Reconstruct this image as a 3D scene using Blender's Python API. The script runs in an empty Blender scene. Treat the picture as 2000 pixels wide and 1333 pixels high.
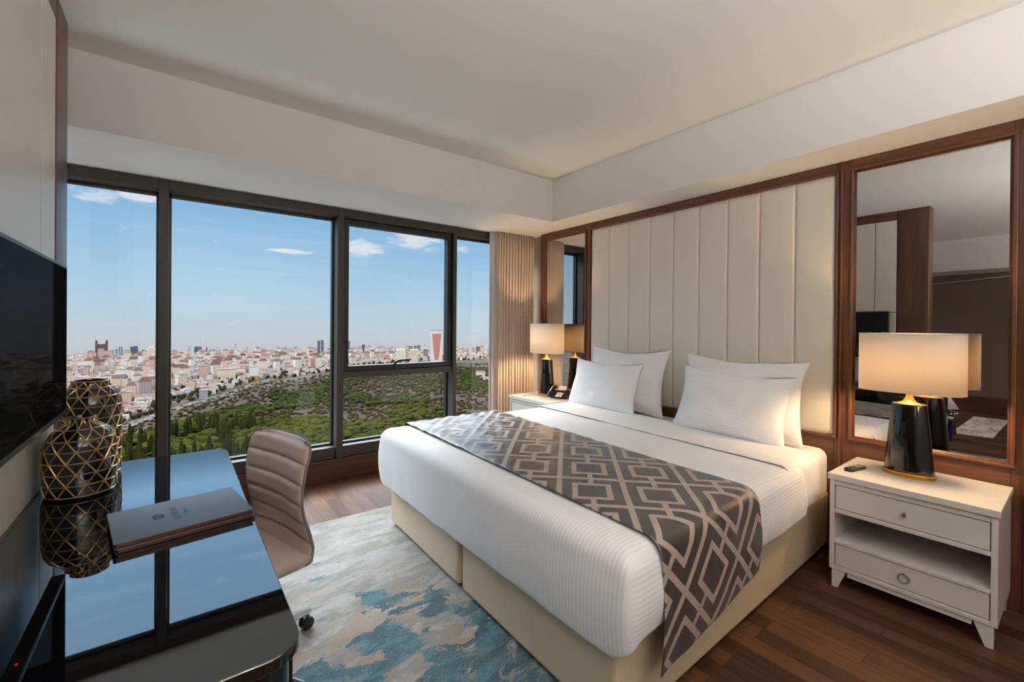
import bpy, math, random
import numpy as np
from mathutils import Vector, Matrix, noise

random.seed(7)
S = bpy.context.scene
COL = S.collection
PI = math.pi

# ------------------------------------------------------------------ camera
YAW, PIT, ROL = 0.6496, -0.0034, 0.0083
EYE = 1.40
fw = Vector((math.sin(YAW) * math.cos(PIT), math.cos(YAW) * math.cos(PIT), math.sin(PIT)))
r0 = Vector((math.cos(YAW), -math.sin(YAW), 0))
u0 = r0.cross(fw)
rv = r0 * math.cos(ROL) + u0 * math.sin(ROL)
uv_ = -r0 * math.sin(ROL) + u0 * math.cos(ROL)
cam_d = bpy.data.cameras.new('camera')
cam = bpy.data.objects.new('camera', cam_d)
COL.objects.link(cam)
M3 = Matrix((rv, uv_, -fw)).transposed()
cam.matrix_world = Matrix.Translation((0, 0, EYE)) @ M3.to_4x4()
cam_d.sensor_width = 36
cam_d.lens = 864.28 / 2000 * 36
cam_d.shift_y = -0.01325
cam_d.clip_start = 0.02
cam_d.clip_end = 9000
S.camera = cam

# ------------------------------------------------------------------ colour management
vs = S.view_settings
vs.view_transform = 'Standard'
vs.look = 'None'
vs.exposure = 0.0
vs.gamma = 1.0
vs.use_curve_mapping = False
S.cycles.max_bounces = 9
S.cycles.diffuse_bounces = 5
S.cycles.glossy_bounces = 5
S.cycles.transmission_bounces = 4
S.cycles.transparent_max_bounces = 12
S.cycles.sample_clamp_indirect = 6.0
S.cycles.caustics_reflective = False
S.cycles.caustics_refractive = False
S.cycles.use_denoising = True


def lin(c):
    return tuple(((x / 255) / 12.92 if x / 255 <= 0.04045 else ((x / 255 + 0.055) / 1.055) ** 2.4) for x in c[:3]) + (1.0,)


class NT:
    """small helper for node trees"""
    def __init__(s, tree):
        s.t = tree
        s.t.nodes.clear()

    def n(s, typ, ins=None, **props):
        nd = s.t.nodes.new(typ)
        for k, v in props.items():
            setattr(nd, k, v)
        for k, v in (ins or {}).items():
            if isinstance(v, bpy.types.NodeSocket):
                s.t.links.new(v, nd.inputs[k])
            else:
                nd.inputs[k].default_value = v
        return nd

    def math(s, op, a, b=None, c=None, clamp=False):
        ins = {0: a}
        if b is not None:
            ins[1] = b
        if c is not None:
            ins[2] = c
        nd = s.n('ShaderNodeMath', ins, operation=op, use_clamp=clamp)
        return nd.outputs[0]

    def mix(s, f, a, b, typ='MIX'):
        nd = s.t.nodes.new('ShaderNodeMix')
        nd.data_type = 'RGBA'
        nd.blend_type = typ
        for i, v in ((0, f), (6, a), (7, b)):
            if isinstance(v, bpy.types.NodeSocket):
                s.t.links.new(v, nd.inputs[i])
            else:
                nd.inputs[i].default_value = v
        return nd.outputs[2]

    def ramp(s, f, stops, interp='LINEAR'):
        nd = s.n('ShaderNodeValToRGB', {0: f})
        cr = nd.color_ramp
        cr.interpolation = interp
        while len(cr.elements) > 1:
            cr.elements.remove(cr.elements[0])
        cr.elements[0].position = stops[0][0]
        cr.elements[0].color = stops[0][1]
        for p, c in stops[1:]:
            cr.elements.new(p).color = c
        return nd.outputs[0]

    def step(s, f, lo, hi):
        nd = s.n('ShaderNodeMapRange', {0: f, 1: lo, 2: hi, 3: 0.0, 4: 1.0})
        nd.interpolation_type = 'SMOOTHSTEP'
        return nd.outputs[0]

    def noise(s, vec, scale, detail=3, rough=0.5, dist=0.0):
        nd = s.n('ShaderNodeTexNoise', {'Scale': scale, 'Detail': detail, 'Roughness': rough, 'Distortion': dist})
        if vec is not None:
            s.t.links.new(vec, nd.inputs['Vector'])
        return nd.outputs[0]

    def mapping(s, vec, scale=(1, 1, 1), rot=(0, 0, 0), loc=(0, 0, 0)):
        return s.n('ShaderNodeMapping', {'Vector': vec, 'Scale': scale, 'Rotation': rot, 'Location': loc}).outputs[0]


# ------------------------------------------------------------------ world: sky with wisps of cloud
W = bpy.data.worlds.new('sky')
S.world = W
W.use_nodes = True
w = NT(W.node_tree)
tc = w.n('ShaderNodeTexCoord').outputs['Generated']
sp = w.n('ShaderNodeSeparateXYZ', {0: tc})
el = w.math('MULTIPLY', w.math('ARCSINE', sp.outputs[2]), 180 / PI)
az = w.math('MULTIPLY', w.math('ARCTAN2', sp.outputs[0], sp.outputs[1]), 180 / PI)
elf = w.math('DIVIDE', w.math('ADD', el, 10), 100, clamp=True)
haze = lin((199, 201, 207))
sky = w.ramp(elf, [(0.0, haze), (0.068, haze), (0.085, lin((201, 209, 217))), (0.105, lin((194, 213, 226))), (0.14, lin((176, 209, 232))),
                   (0.19, lin((150, 195, 230))), (0.24, lin((134, 184, 226))), (0.30, lin((132, 180, 222))), (0.5, lin((170, 200, 225))), (1.0, lin((190, 208, 225)))])
cv = w.n('ShaderNodeCombineXYZ', {0: w.math('MULTIPLY', az, 0.09), 1: w.math('MULTIPLY', el, 0.30), 2: 0.0}).outputs[0]
cn = w.noise(cv, 3.6, 7, 0.62, 0.9)
streak = w.noise(w.n('ShaderNodeCombineXYZ', {0: w.math('MULTIPLY', az, 0.02), 1: w.math('MULTIPLY', el, 0.5), 2: 4.0}).outputs[0], 2.0, 4, 0.55, 0.3)
mask = None
for a0, e0, ra, re, amp in ((-6.3, 12.0, 2.6, 1.1, 0.85), (-2.6, 12.5, 2.6, 1.1, 1.1), (10.6, 8.35, 3.1, 0.42, 1.25), (18.2, 9.3, 3.4, 1.5, 1.1),
                            (24.4, 10.6, 4.0, 1.5, 1.15), (30.4, 9.5, 1.8, 0.9, 0.5), (26.5, 9.6, 2.4, 0.8, 0.7), (-30, 14, 10, 4, 0.8), (55, 15, 12, 4, 0.8)):
    da = w.math('DIVIDE', w.math('SUBTRACT', az, a0), ra)
    de = w.math('DIVIDE', w.math('SUBTRACT', el, e0), re)
    d2 = w.math('ADD', w.math('MULTIPLY', da, da), w.math('MULTIPLY', de, de))
    g = w.math('MULTIPLY', w.math('SUBTRACT', 1.0, d2, clamp=True), amp)
    mask = g if mask is None else w.math('MAXIMUM', mask, g)
cl = w.step(w.math('ADD', w.math('MULTIPLY', mask, 0.42), w.math('MULTIPLY', cn, 1.15)), 0.68, 1.06)
mid = w.step(el, 13.4, 17.0)
high = w.math('MULTIPLY', w.step(el, 28.5, 36.0), w.step(el, 56.0, 42.0))   # unseen bright sky band, added above the window view to light the room
veil = w.math('MULTIPLY', w.step(streak, 0.45, 0.8), 0.22)
c1 = w.mix(veil, sky, lin((214, 222, 230)))
c2 = w.mix(cl, c1, lin((226, 229, 238)))
c3 = w.mix(w.math('MULTIPLY', high, 0.85), c2, lin((236, 236, 233)))
SKY_FILL = 38.0
front = w.step(sp.outputs[1], 0.0, 0.45)             # keeps the added brightening to the window side of the sky
stren = w.math('ADD', w.math('ADD', 1.0, w.math('MULTIPLY', mid, 1.7)), w.math('MULTIPLY', w.math('MULTIPLY', high, front), SKY_FILL))
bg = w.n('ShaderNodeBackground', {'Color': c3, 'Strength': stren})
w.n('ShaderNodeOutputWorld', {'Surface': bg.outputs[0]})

# low sun behind the building: it lights the city, never the room
sun_d = bpy.data.lights.new('sun', 'SUN')
sun_d.energy = 2.7
sun_d.angle = 0.009
sun_d.color = (1.0, 0.89, 0.78)
sun = bpy.data.objects.new('sun', sun_d)
COL.objects.link(sun)
sun.rotation_euler = Vector((0.62, 0.90, -0.50)).to_track_quat('-Z', 'Y').to_euler()
sun.location = (0, -20, 40)


# ------------------------------------------------------------------ materials
def mat(name, base=(200, 200, 200), rough=0.5, metal=0.0, spec=0.5, ior=None, coat=0.0, coat_rough=0.05, sheen=0.0, build=None, emit=None, estr=0.0):
    m = bpy.data.materials.new(name)
    m.use_nodes = True
    k = NT(m.node_tree)
    b = k.n('ShaderNodeBsdfPrincipled', {'Base Color': lin(base), 'Roughness': rough, 'Metallic': metal})
    b.inputs['Specular IOR Level'].default_value = spec
    if ior:
        b.inputs['IOR'].default_value = ior
    b.inputs['Coat Weight'].default_value = coat
    b.inputs['Coat Roughness'].default_value = coat_rough
    b.inputs['Sheen Weight'].default_value = sheen
    if emit:
        b.inputs['Emission Color'].default_value = lin(emit)
        b.inputs['Emission Strength'].default_value = estr
    k.n('ShaderNodeOutputMaterial', {'Surface': b.outputs[0]})
    if build:
        build(k, b)
    return m


def bump(k, b, h, strength=0.2, dist=0.01):
    k.t.links.new(k.n('ShaderNodeBump', {'Strength': strength, 'Distance': dist, 'Height': h}).outputs[0], b.inputs['Normal'])


def setc(k, b, c):
    k.t.links.new(c, b.inputs['Base Color'])


def pos(k):
    return k.n('ShaderNodeNewGeometry').outputs['Position']


def wood(name, dark, light, axis='Z', scale=1.0, rough=0.38, coat=0.25):
    sc = {'X': (1.0, 16, 16), 'Y': (16, 1.0, 16), 'Z': (16, 16, 1.0)}[axis]

    def f(k, b):
        p = k.mapping(pos(k), tuple(v * scale for v in sc))
        n1 = k.noise(p, 1.6, 5, 0.6, 0.8)
        n2 = k.noise(p, 9.0, 4, 0.6, 0.2)
        t = k.math('ADD', k.math('MULTIPLY', n1, 0.72), k.math('MULTIPLY', n2, 0.28))
        setc(k, b, k.ramp(t, [(0.30, lin(dark)), (0.52, lin([(a + c) / 2 for a, c in zip(dark, light)])), (0.72, lin(light))]))
        bump(k, b, n2, 0.06, 0.004)
    return mat(name, rough=rough, coat=coat, coat_rough=0.2, build=f)


def plaster(name, c, rough=0.85):
    def f(k, b):
        bump(k, b, k.noise(pos(k), 220, 2), 0.03, 0.002)
    return mat(name, c, rough, spec=0.25, build=f)


def cloth(name, c, rough=0.9, scale=700, strength=0.12, sheen=0.15):
    def f(k, b):
        p = pos(k)
        n = k.noise(p, scale, 2)
        bump(k, b, n, strength, 0.002)
        setc(k, b, k.mix(k.math('MULTIPLY', n, 0.25), lin(c), lin([v * 0.88 for v in c])))
    return mat(name, c, rough, spec=0.2, sheen=sheen, build=f)


def leather(name, c, rough=0.42, scale=420):
    def f(k, b):
        v = k.n('ShaderNodeTexVoronoi', {'Vector': pos(k), 'Scale': scale}).outputs[0]
        bump(k, b, v, 0.08, 0.002)
    return mat(name, c, rough, spec=0.45, build=f)


M = {}
M['white_paint'] = plaster('white_paint', (228, 226, 223))
M['ceiling_paint'] = plaster('ceiling_paint', (224, 221, 214))
M['walnut_v'] = wood('walnut_upright', (74, 41, 26), (128, 80, 52), 'Z')
M['walnut_h'] = wood('walnut_level', (74, 41, 26), (128, 80, 52), 'Y')
M['walnut_x'] = wood('walnut_across', (58, 28, 17), (104, 56, 34), 'X')
M['walnut_big'] = wood('walnut_crown_cut', (70, 42, 28), (120, 82, 58), 'Z', 0.55)


def _floor(k, b):
    p = pos(k)
    s_ = k.n('ShaderNodeSeparateXYZ', {0: p})
    v = k.n('ShaderNodeCombineXYZ', {0: s_.outputs[1], 1: s_.outputs[0], 2: 0.0}).outputs[0]
    br = k.n('ShaderNodeTexBrick', {'Vector': v, 'Color1': (0, 0, 0, 1), 'Color2': (1, 1, 1, 1), 'Mortar': (0.5, 0.5, 0.5, 1), 'Scale': 1.0,
                                    'Mortar Size': 0.0012, 'Brick Width': 0.92, 'Row Height': 0.095, 'Bias': 0.0})
    br.offset = 0.37
    br.offset_frequency = 3
    sepc = k.n('ShaderNodeSeparateColor', {0: br.outputs['Color']}).outputs[0]
    g = k.noise(k.mapping(p, (26, 1.6, 1)), 1.4, 5, 0.62, 0.5)
    t = k.math('ADD', k.math('MULTIPLY', sepc, 0.42), k.math('MULTIPLY', g, 0.62))
    c = k.ramp(t, [(0.18, lin((46, 28, 20))), (0.42, lin((68, 44, 32))), (0.62, lin((86, 58, 42))), (0.85, lin((108, 76, 56)))])
    c = k.mix(br.outputs['Fac'], c, lin((36, 20, 14)))
    setc(k, b, c)
    bump(k, b, k.math('SUBTRACT', g, k.math('MULTIPLY', br.outputs['Fac'], 2.0)), 0.06, 0.003)


M['floor_wood'] = mat('floor_wood', rough=0.46, spec=0.15, build=_floor)
M['frame_metal'] = mat('window_metal', (64, 59, 53), 0.45, 0.3)
M['frame_dark'] = mat('window_gasket', (16, 15, 16), 0.4)
M['cream_leather'] = leather('cream_leather', (230, 223, 211), 0.34)
M['base_leather'] = leather('cream_bed_leather', (198, 180, 152), 0.42)
M['chair_leather'] = leather('taupe_leather', (200, 177, 166), 0.38)
M['chair_piping'] = leather('grey_piping', (118, 110, 106), 0.5)
M['black_glass'] = mat('black_glass', (6, 6, 8), 0.02, spec=0.5, ior=2.15)
M['black_lacquer'] = mat('black_lacquer', (14, 11, 11), 0.12, coat=0.6)


def _screen():
    m = bpy.data.materials.new('screen_glass')
    m.use_nodes = True
    k = NT(m.node_tree)
    d = k.n('ShaderNodeBsdfDiffuse', {'Color': lin((22, 22, 24))})
    g_ = k.n('ShaderNodeBsdfGlossy', {'Roughness': 0.03, 'Color': (0.9, 0.9, 0.95, 1)})
    mx = k.n('ShaderNodeMixShader', {0: 0.03, 1: d.outputs[0], 2: g_.outputs[0]})
    k.n('ShaderNodeOutputMaterial', {'Surface': mx.outputs[0]})
    return m


M['screen'] = _screen()
M['black_plastic'] = mat('black_plastic', (14, 14, 15), 0.38)
M['dark_plastic'] = mat('dark_plastic', (26, 25, 26), 0.3)
M['grey_plastic'] = mat('grey_plastic', (120, 118, 116), 0.4)
M['chrome'] = mat('chrome', (215, 215, 215), 0.12, 1.0)
M['brass'] = mat('brass', (214, 158, 70), 0.24, 1.0)
M['gold_line'] = mat('gold_glaze', (204, 170, 114), 0.3, 0.85)
M['black_ceramic'] = mat('black_ceramic', (9, 11, 12), 0.06, coat=0.5)
M['lamp_black'] = mat('black_glaze', (10, 11, 13), 0.08, coat=0.7)
M['white_lacquer'] = mat('white_lacquer', (208, 204, 199), 0.32, spec=0.4)
M['mirror'] = mat('mirror_silver', (205, 205, 205), 0.0, 1.0)
M['mirror_edge'] = mat('mirror_bevel', (225, 222, 216), 0.04, 1.0)
M['paper'] = plaster('paper', (226, 214, 204))
M['wallpaper'] = cloth('woven_wallpaper', (150, 132, 112), 0.9, 160, 0.25)
M['wallpaper_dark'] = cloth('taupe_wallpaper', (128, 110, 98), 0.92, 40, 0.25)
M['drape'] = cloth('drape_fabric', (214, 194, 178), 0.85, 900, 0.1)
M['sheer'] = cloth('lining_fabric', (206, 202, 202), 0.9, 900, 0.1)
M['folder_leather'] = leather('slate_leather', (70, 72, 78), 0.5)
M['folder_edge'] = leather('oxblood_edge', (70, 34, 30), 0.4)
M['emboss'] = mat('embossed_ink', (40, 26, 32), 0.5)
M['red_led'] = mat('red_standby', (255, 30, 20), 0.4, emit=(255, 40, 25), estr=3.0)
M['steel'] = mat('brushed_steel', (150, 148, 145), 0.3, 1.0)


def _linen(k, b):
    p = pos(k)
    s_ = k.n('ShaderNodeSeparateXYZ', {0: p})
    nrm = k.n('ShaderNodeSeparateXYZ', {0: k.n('ShaderNodeNewGeometry').outputs['Normal']})
    side = k.step(k.math('ABSOLUTE', nrm.outputs[1]), 0.55, 0.85)
    co = k.math('ADD', k.math('MULTIPLY', s_.outputs[1], k.math('SUBTRACT', 1.0, side)), k.math('MULTIPLY', s_.outputs[2], side))
    wv = k.math('SINE', k.math('MULTIPLY', co, 2 * PI / 0.0175))
    st = k.step(wv, -0.35, 0.35)
    setc(k, b, k.mix(st, lin((230, 229, 232)), lin((240, 240, 242))))
    k.t.links.new(k.math('ADD', 0.55, k.math('MULTIPLY', st, 0.3)), b.inputs['Roughness'])
    bump(k, b, k.math('ADD', k.math('MULTIPLY', st, 0.5), k.math('MULTIPLY', k.noise(p, 14, 4), 1.0)), 0.10, 0.004)


M['linen_stripe'] = mat('striped_linen', (240, 240, 242), 0.7, spec=0.25, build=_linen)


def _pil(k, b):
    p = k.n('ShaderNodeTexCoord').outputs['Object']
    s_ = k.n('ShaderNodeSeparateXYZ', {0: p})
    wv = k.math('SINE', k.math('MULTIPLY', s_.outputs[2], 2 * PI / 0.017))
    st = k.step(wv, -0.35, 0.35)
    setc(k, b, k.mix(st, lin((239, 238, 240)), lin((246, 246, 248))))
    bump(k, b, k.math('ADD', k.math('MULTIPLY', st, 0.28), k.math('MULTIPLY', k.noise(p, 9, 4), 0.7)), 0.2, 0.005)


M['pillow_stripe'] = mat('striped_pillowcase', (240, 240, 242), 0.7, spec=0.25, build=_pil)
M['sheet'] = cloth('white_sheet', (238, 236, 236), 0.8, 500, 0.06)


def _runner(k, b):
    p = k.n('ShaderNodeUVMap').outputs[0]
    s_ = k.n('ShaderNodeSeparateXYZ', {0: p})
    per = 0.288
    r2 = math.sqrt(2)
    a = k.math('FRACT', k.math('ADD', k.math('DIVIDE', k.math('SUBTRACT', s_.outputs[0], s_.outputs[1]), r2 * per), 20 + 0.054 / per))
    c = k.math('FRACT', k.math('ADD', k.math('DIVIDE', k.math('ADD', s_.outputs[0], s_.outputs[1]), r2 * per), 20 - 1.787 / per))
    ca = k.math('ABSOLUTE', k.math('SUBTRACT', a, 0.5))
    cb = k.math('ABSOLUTE', k.math('SUBTRACT', c, 0.5))
    mx = k.math('MAXIMUM', ca, cb)
    grid = k.math('GREATER_THAN', mx, 0.456)
    box = k.math('MULTIPLY', k.math('GREATER_THAN', mx, 0.215), k.math('LESS_THAN', mx, 0.302))
    bar = k.math('MULTIPLY', k.math('LESS_THAN', ca, 0.043), k.math('GREATER_THAN', cb, 0.3))
    ln_ = k.math('MAXIMUM', grid, k.math('MAXIMUM', box, bar))
    wn = k.noise(k.mapping(pos(k), (60, 60, 60)), 8, 3)
    lc = k.mix(wn, lin((148, 131, 120)), lin((172, 156, 144)))
    dc = k.mix(wn, lin((46, 40, 37)), lin((58, 52, 48)))
    setc(k, b, k.mix(ln_, dc, lc))
    k.t.links.new(k.math('ADD', 0.33, k.math('MULTIPLY', ln_, 0.25)), b.inputs['Roughness'])
    n = k.noise(k.mapping(pos(k), (7, 22, 7)), 1.0, 4, 0.55, 0.6)
    far = k.step(k.n('ShaderNodeSeparateXYZ', {0: pos(k)}).outputs[1], 1.3, 2.6)
    bump(k, b, k.math('MULTIPLY', n, k.math('ADD', 0.3, far)), 0.32, 0.02)


M['runner'] = mat('lattice_jacquard', (70, 60, 55), 0.4, spec=1.0, ior=1.65, sheen=0.10, build=_runner)
M['runner_piping'] = cloth('runner_piping', (128, 112, 100))


def _rug(k, b):
    p = pos(k)
    s_ = k.n('ShaderNodeSeparateXYZ', {0: p})
    ym = k.step(s_.outputs[1], 2.6, 1.7)
    wob = k.noise(k.mapping(p, (5, 9, 1)), 1.6, 5, 0.6)
    pw_ = k.n('ShaderNodeVectorMath', {0: p, 1: k.n('ShaderNodeCombineXYZ', {0: k.math('MULTIPLY', wob, 0.16), 1: k.math('MULTIPLY', wob, 0.10), 2: 0.0}).outputs[0]}, operation='ADD').outputs[0]
    n1 = k.noise(k.mapping(pw_, (2.3, 3.6, 1), rot=(0, 0, 0.25), loc=(3.4, 1.1, 0)), 1.15, 9, 0.60, 0.7)
    n2 = k.noise(k.mapping(pw_, (3.4, 9.5, 1), rot=(0, 0, 0.2), loc=(7.3, 2.2, 0)), 1.1, 8, 0.62, 0.5)
    n3 = k.noise(k.mapping(pw_, (2.4, 4.4, 1), loc=(1.2, 8.1, 0)), 1.3, 8, 0.58, 0.6)
    fine = k.noise(k.mapping(p, (22, 120, 1), rot=(0, 0, 0.15)), 2.0, 4, 0.65)
    speck = k.noise(p, 170, 3, 0.7)
    base = k.mix(k.step(n2, .34, .66), lin((150, 148, 146)), lin((118, 112, 107)))
    sand = k.math('MULTIPLY', k.step(n3, 0.50, 0.55), k.math('ADD', 0.25, k.math('MULTIPLY', ym, 0.6)))
    base = k.mix(sand, base, lin((132, 112, 96)))
    t = k.math('ADD', n1, k.math('MULTIPLY', k.math('SUBTRACT', ym, 0.5), 0.20))
    t = k.math('ADD', t, k.math('MULTIPLY', k.math('SUBTRACT', fine, 0.5), 0.07))
    teal = k.mix(k.step(k.math('ADD', k.math('MULTIPLY', n2, .5), k.math('MULTIPLY', speck, .5)), .38, .62), lin((17, 52, 64)), lin((58, 106, 118)))
    c = k.mix(k.step(t, 0.540, 0.556), base, teal)
    vein = k.step(k.math('ABSOLUTE', k.math('SUBTRACT', n2, 0.56)), 0.016, 0.004)
    c = k.mix(k.math('MULTIPLY', vein, 0.6), c, lin((84, 116, 126)))
    vein2 = k.step(k.math('ABSOLUTE', k.math('SUBTRACT', n3, 0.44)), 0.007, 0.002)
    c = k.mix(k.math('MULTIPLY', vein2, 0.7), c, lin((112, 94, 80)))
    yel = k.step(k.noise(k.mapping(pw_, (3, 4, 1), loc=(4.4, 0.3, 0)), 1.9, 5, 0.5, 0.5), 0.66, 0.71)
    c = k.mix(k.math('MULTIPLY', yel, 0.5), c, lin((160, 128, 76)))
    c = k.mix(k.math('MULTIPLY', k.step(fine, .35, .75), 0.25), c, lin((150, 149, 147)))
    c = k.mix(k.math('MULTIPLY', k.step(speck, .42, .7), 0.16), c, lin((60, 60, 60)))
    setc(k, b, c)
    bump(k, b, k.math('ADD', k.math('MULTIPLY', speck, 1.0), k.math('MULTIPLY', k.step(t, 0.54, 0.556), 0.8)), 0.4, 0.004)


M['rug'] = mat('abstract_rug', rough=0.95, spec=0.1, sheen=0.25, build=_rug)


def _rug2(k, b):
    p = pos(k)
    n1 = k.noise(k.mapping(p, (1.2, 5, 1)), 2.0, 6, 0.6, 0.4)
    setc(k, b, k.ramp(n1, [(0.3, lin((140, 116, 98))), (0.5, lin((196, 180, 162))), (0.7, lin((214, 204, 190)))]))


M['rug_pale'] = mat('pale_rug', rough=0.95, spec=0.1, build=_rug2)


def _glass():
    m = bpy.data.materials.new('clear_glass')
    m.use_nodes = True
    k = NT(m.node_tree)
    ge = k.n('ShaderNodeNewGeometry')
    dt = k.n('ShaderNodeVectorMath', {0: ge.outputs['Incoming'], 1: ge.outputs['Normal']}, operation='DOT_PRODUCT').outputs['Value']
    fr = k.math('ADD', 0.014, k.math('MULTIPLY', k.math('POWER', k.math('SUBTRACT', 1.0, k.math('ABSOLUTE', dt), clamp=True), 5.0), 0.9))
    t_ = k.n('ShaderNodeBsdfTransparent', {'Color': (0.97, 0.985, 0.985, 1)})
    g_ = k.n('ShaderNodeBsdfGlossy', {'Roughness': 0.0, 'Color': (0.9, 0.9, 0.9, 1)})
    mx = k.n('ShaderNodeMixShader', {0: fr, 1: t_.outputs[0], 2: g_.outputs[0]})
    k.n('ShaderNodeOutputMaterial', {'Surface': mx.outputs[0]})
    return m


M['glass'] = _glass()


def _shade():
    m = bpy.data.materials.new('shade_fabric')
    m.use_nodes = True
    k = NT(m.node_tree)
    wv = k.noise(k.mapping(pos(k), (260, 260, 600)), 1.0, 2)
    c = k.mix(wv, lin((248, 238, 222)), lin((240, 226, 206)))
    d = k.n('ShaderNodeBsdfDiffuse', {'Color': c})
    t_ = k.n('ShaderNodeBsdfTranslucent', {'Color': c})
    mx = k.n('ShaderNodeMixShader', {0: 0.285, 1: d.outputs[0], 2: t_.outputs[0]})
    k.n('ShaderNodeOutputMaterial', {'Surface': mx.outputs[0]})
    return m


M['shade'] = _shade()
M['bulb'] = mat('warm_bulb', (255, 220, 170), 0.5, emit=(255, 213, 158), estr=490.0)
M['downlight_lens'] = mat('downlight_lens', (255, 230, 200), 0.5, emit=(255, 205, 150), estr=6.0)  # glowing lens of the added ceiling fill lights


# ------------------------------------------------------------------ mesh builder
class MB:
    def __init__(s):
        s.v, s.f, s.m, s.uv = [], [], [], None

    def add(s, vs, fs, mi=0):
        o = len(s.v)
        s.v.extend([tuple(v) for v in vs])
        s.f.extend([tuple(i + o for i in f) for f in fs])
        s.m.extend([mi] * len(fs))
        return s

    def box(s, x0, x1, y0, y1, z0, z1, mi=0):
        return s.add([(x0, y0, z0), (x1, y0, z0), (x1, y1, z0), (x0, y1, z0), (x0, y0, z1), (x1, y0, z1), (x1, y1, z1), (x0, y1, z1)],
                     [(0, 3, 2, 1), (4, 5, 6, 7), (0, 1, 5, 4), (1, 2, 6, 5), (2, 3, 7, 6), (3, 0, 4, 7)], mi)

    def hexa(s, b, t, mi=0):
        return s.add(list(b) + list(t), [(0, 3, 2, 1), (4, 5, 6, 7), (0, 1, 5, 4), (1, 2, 6, 5), (2, 3, 7, 6), (3, 0, 4, 7)], mi)

    def prism(s, pts, z0, z1, mi=0, axis='Z'):
        n = len(pts)
        if axis == 'Z':
            a = [(x, y, z0) for x, y in pts] + [(x, y, z1) for x, y in pts]
        elif axis == 'X':
            a = [(z0, x, y) for x, y in pts] + [(z1, x, y) for x, y in pts]
        else:
            a = [(y, z0, x) for x, y in pts] + [(y, z1, x) for x, y in pts]
        return s.add(a, [tuple(range(n))[::-1], tuple(range(n, 2 * n))] + [(i, (i + 1) % n, n + (i + 1) % n, n + i) for i in range(n)], mi)

    def lathe(s, prof, cx=0, cy=0, seg=48, sx=1.0, sy=1.0, mi=0, cap0=True, cap1=True, power=2.0):
        vs_, fs_ = [], []
        for r, z in prof:
            for i in range(seg):
                a = 2 * PI * i / seg
                c, d = math.cos(a), math.sin(a)
                if power != 2.0:
                    c = math.copysign(abs(c) ** (2 / power), c)
                    d = math.copysign(abs(d) ** (2 / power), d)
                vs_.append((cx + r * sx * c, cy + r * sy * d, z))
        for j in range(len(prof) - 1):
            for i in range(seg):
                k = (i + 1) % seg
                fs_.append((j * seg + i, j * seg + k, (j + 1) * seg + k, (j + 1) * seg + i))
        if cap0:
            fs_.append(tuple(range(seg))[::-1])
        if cap1:
            fs_.append(tuple((len(prof) - 1) * seg + i for i in range(seg)))
        return s.add(vs_, fs_, mi)

    def tube(s, path, r, seg=8, closed=False, mi=0, cap=True):
        P = [Vector(p) for p in path]
        n = len(P)
        vs_, fs_ = [], []
        up = None
        for i, p in enumerate(P):
            if closed:
                t = (P[(i + 1) % n] - P[i - 1]).normalized()
            else:
                t = (P[min(i + 1, n - 1)] - P[max(i - 1, 0)]).normalized()
            if up is None:
                up = Vector((0, 0, 1)) if abs(t.z) < 0.9 else Vector((1, 0, 0))
            up = (up - t * up.dot(t))
            if up.length < 1e-6:
                up = t.orthogonal()
            up.normalize()
            sd = t.cross(up)
            rr = r[i] if isinstance(r, (list, tuple)) else r
            for k in range(seg):
                a = 2 * PI * k / seg
                vs_.append(p + (up * math.cos(a) + sd * math.sin(a)) * rr)
        for i in range(n if closed else n - 1):
            j = (i + 1) % n
            for k in range(seg):
                l = (k + 1) % seg
                fs_.append((i * seg + k, i * seg + l, j * seg + l, j * seg + k))
        if cap and not closed:
            fs_.append(tuple(range(seg))[::-1])
            fs_.append(tuple((n - 1) * seg + k for k in range(seg)))
        return s.add(vs_, fs_, mi)

    def grid(s, fn, nu, nv, mi=0, flip=False):
        vs_ = [fn(i / (nu - 1), j / (nv - 1)) for i in range(nu) for j in range(nv)]
        fs_ = []
        for i in range(nu - 1):
            for j in range(nv - 1):
                q = (i * nv + j, (i + 1) * nv + j, (i + 1) * nv + j + 1, i * nv + j + 1)
                fs_.append(q[::-1] if flip else q)
        return s.add(vs_, fs_, mi)

    def build(s, name, mats, parent=None, smooth=True, bevel=0.0, bseg=2, subsurf=0, solid=0.0, angle=35, local=False, merge=False, recalc=False):
        me = bpy.data.meshes.new(name)
        off = Vector((0, 0, 0))
        if parent is not None and not local:
            q = parent
            while q is not None:
                off += q.location
                q = q.parent
        me.from_pydata([tuple(Vector(v) - off) for v in s.v] if off.length else s.v, [], s.f)
        if not isinstance(mats, (list, tuple)):
            mats = [mats]
        for m_ in mats:
            me.materials.append(M[m_] if isinstance(m_, str) else m_)
        if len(mats) > 1:
            me.polygons.foreach_set('material_index', s.m)
        if s.uv is not None:
            ul = me.uv_layers.new(name='UVMap')
            for lp in me.loops:
                ul.data[lp.index].uv = s.uv[lp.vertex_index]
        if merge or recalc:
            import bmesh
            bm = bmesh.new()
            bm.from_mesh(me)
            if merge:
                bmesh.ops.remove_doubles(bm, verts=bm.verts, dist=1e-5)
            if recalc:
                bmesh.ops.recalc_face_normals(bm, faces=bm.faces)
            bm.to_mesh(me)
            bm.free()
        me.update()
        if smooth:
            me.shade_smooth()
            me.set_sharp_from_angle(angle=math.radians(angle))
        o = bpy.data.objects.new(name, me)
        COL.objects.link(o)
        if parent is not None:
            o.parent = parent
        if solid:
            md = o.modifiers.new('solid', 'SOLIDIFY')
            md.thickness = solid
            md.offset = 0
        if bevel:
            md = o.modifiers.new('bevel', 'BEVEL')
            md.width = bevel
            md.segments = bseg
            md.limit_method = 'ANGLE'
            md.angle_limit = math.radians(40)
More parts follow.
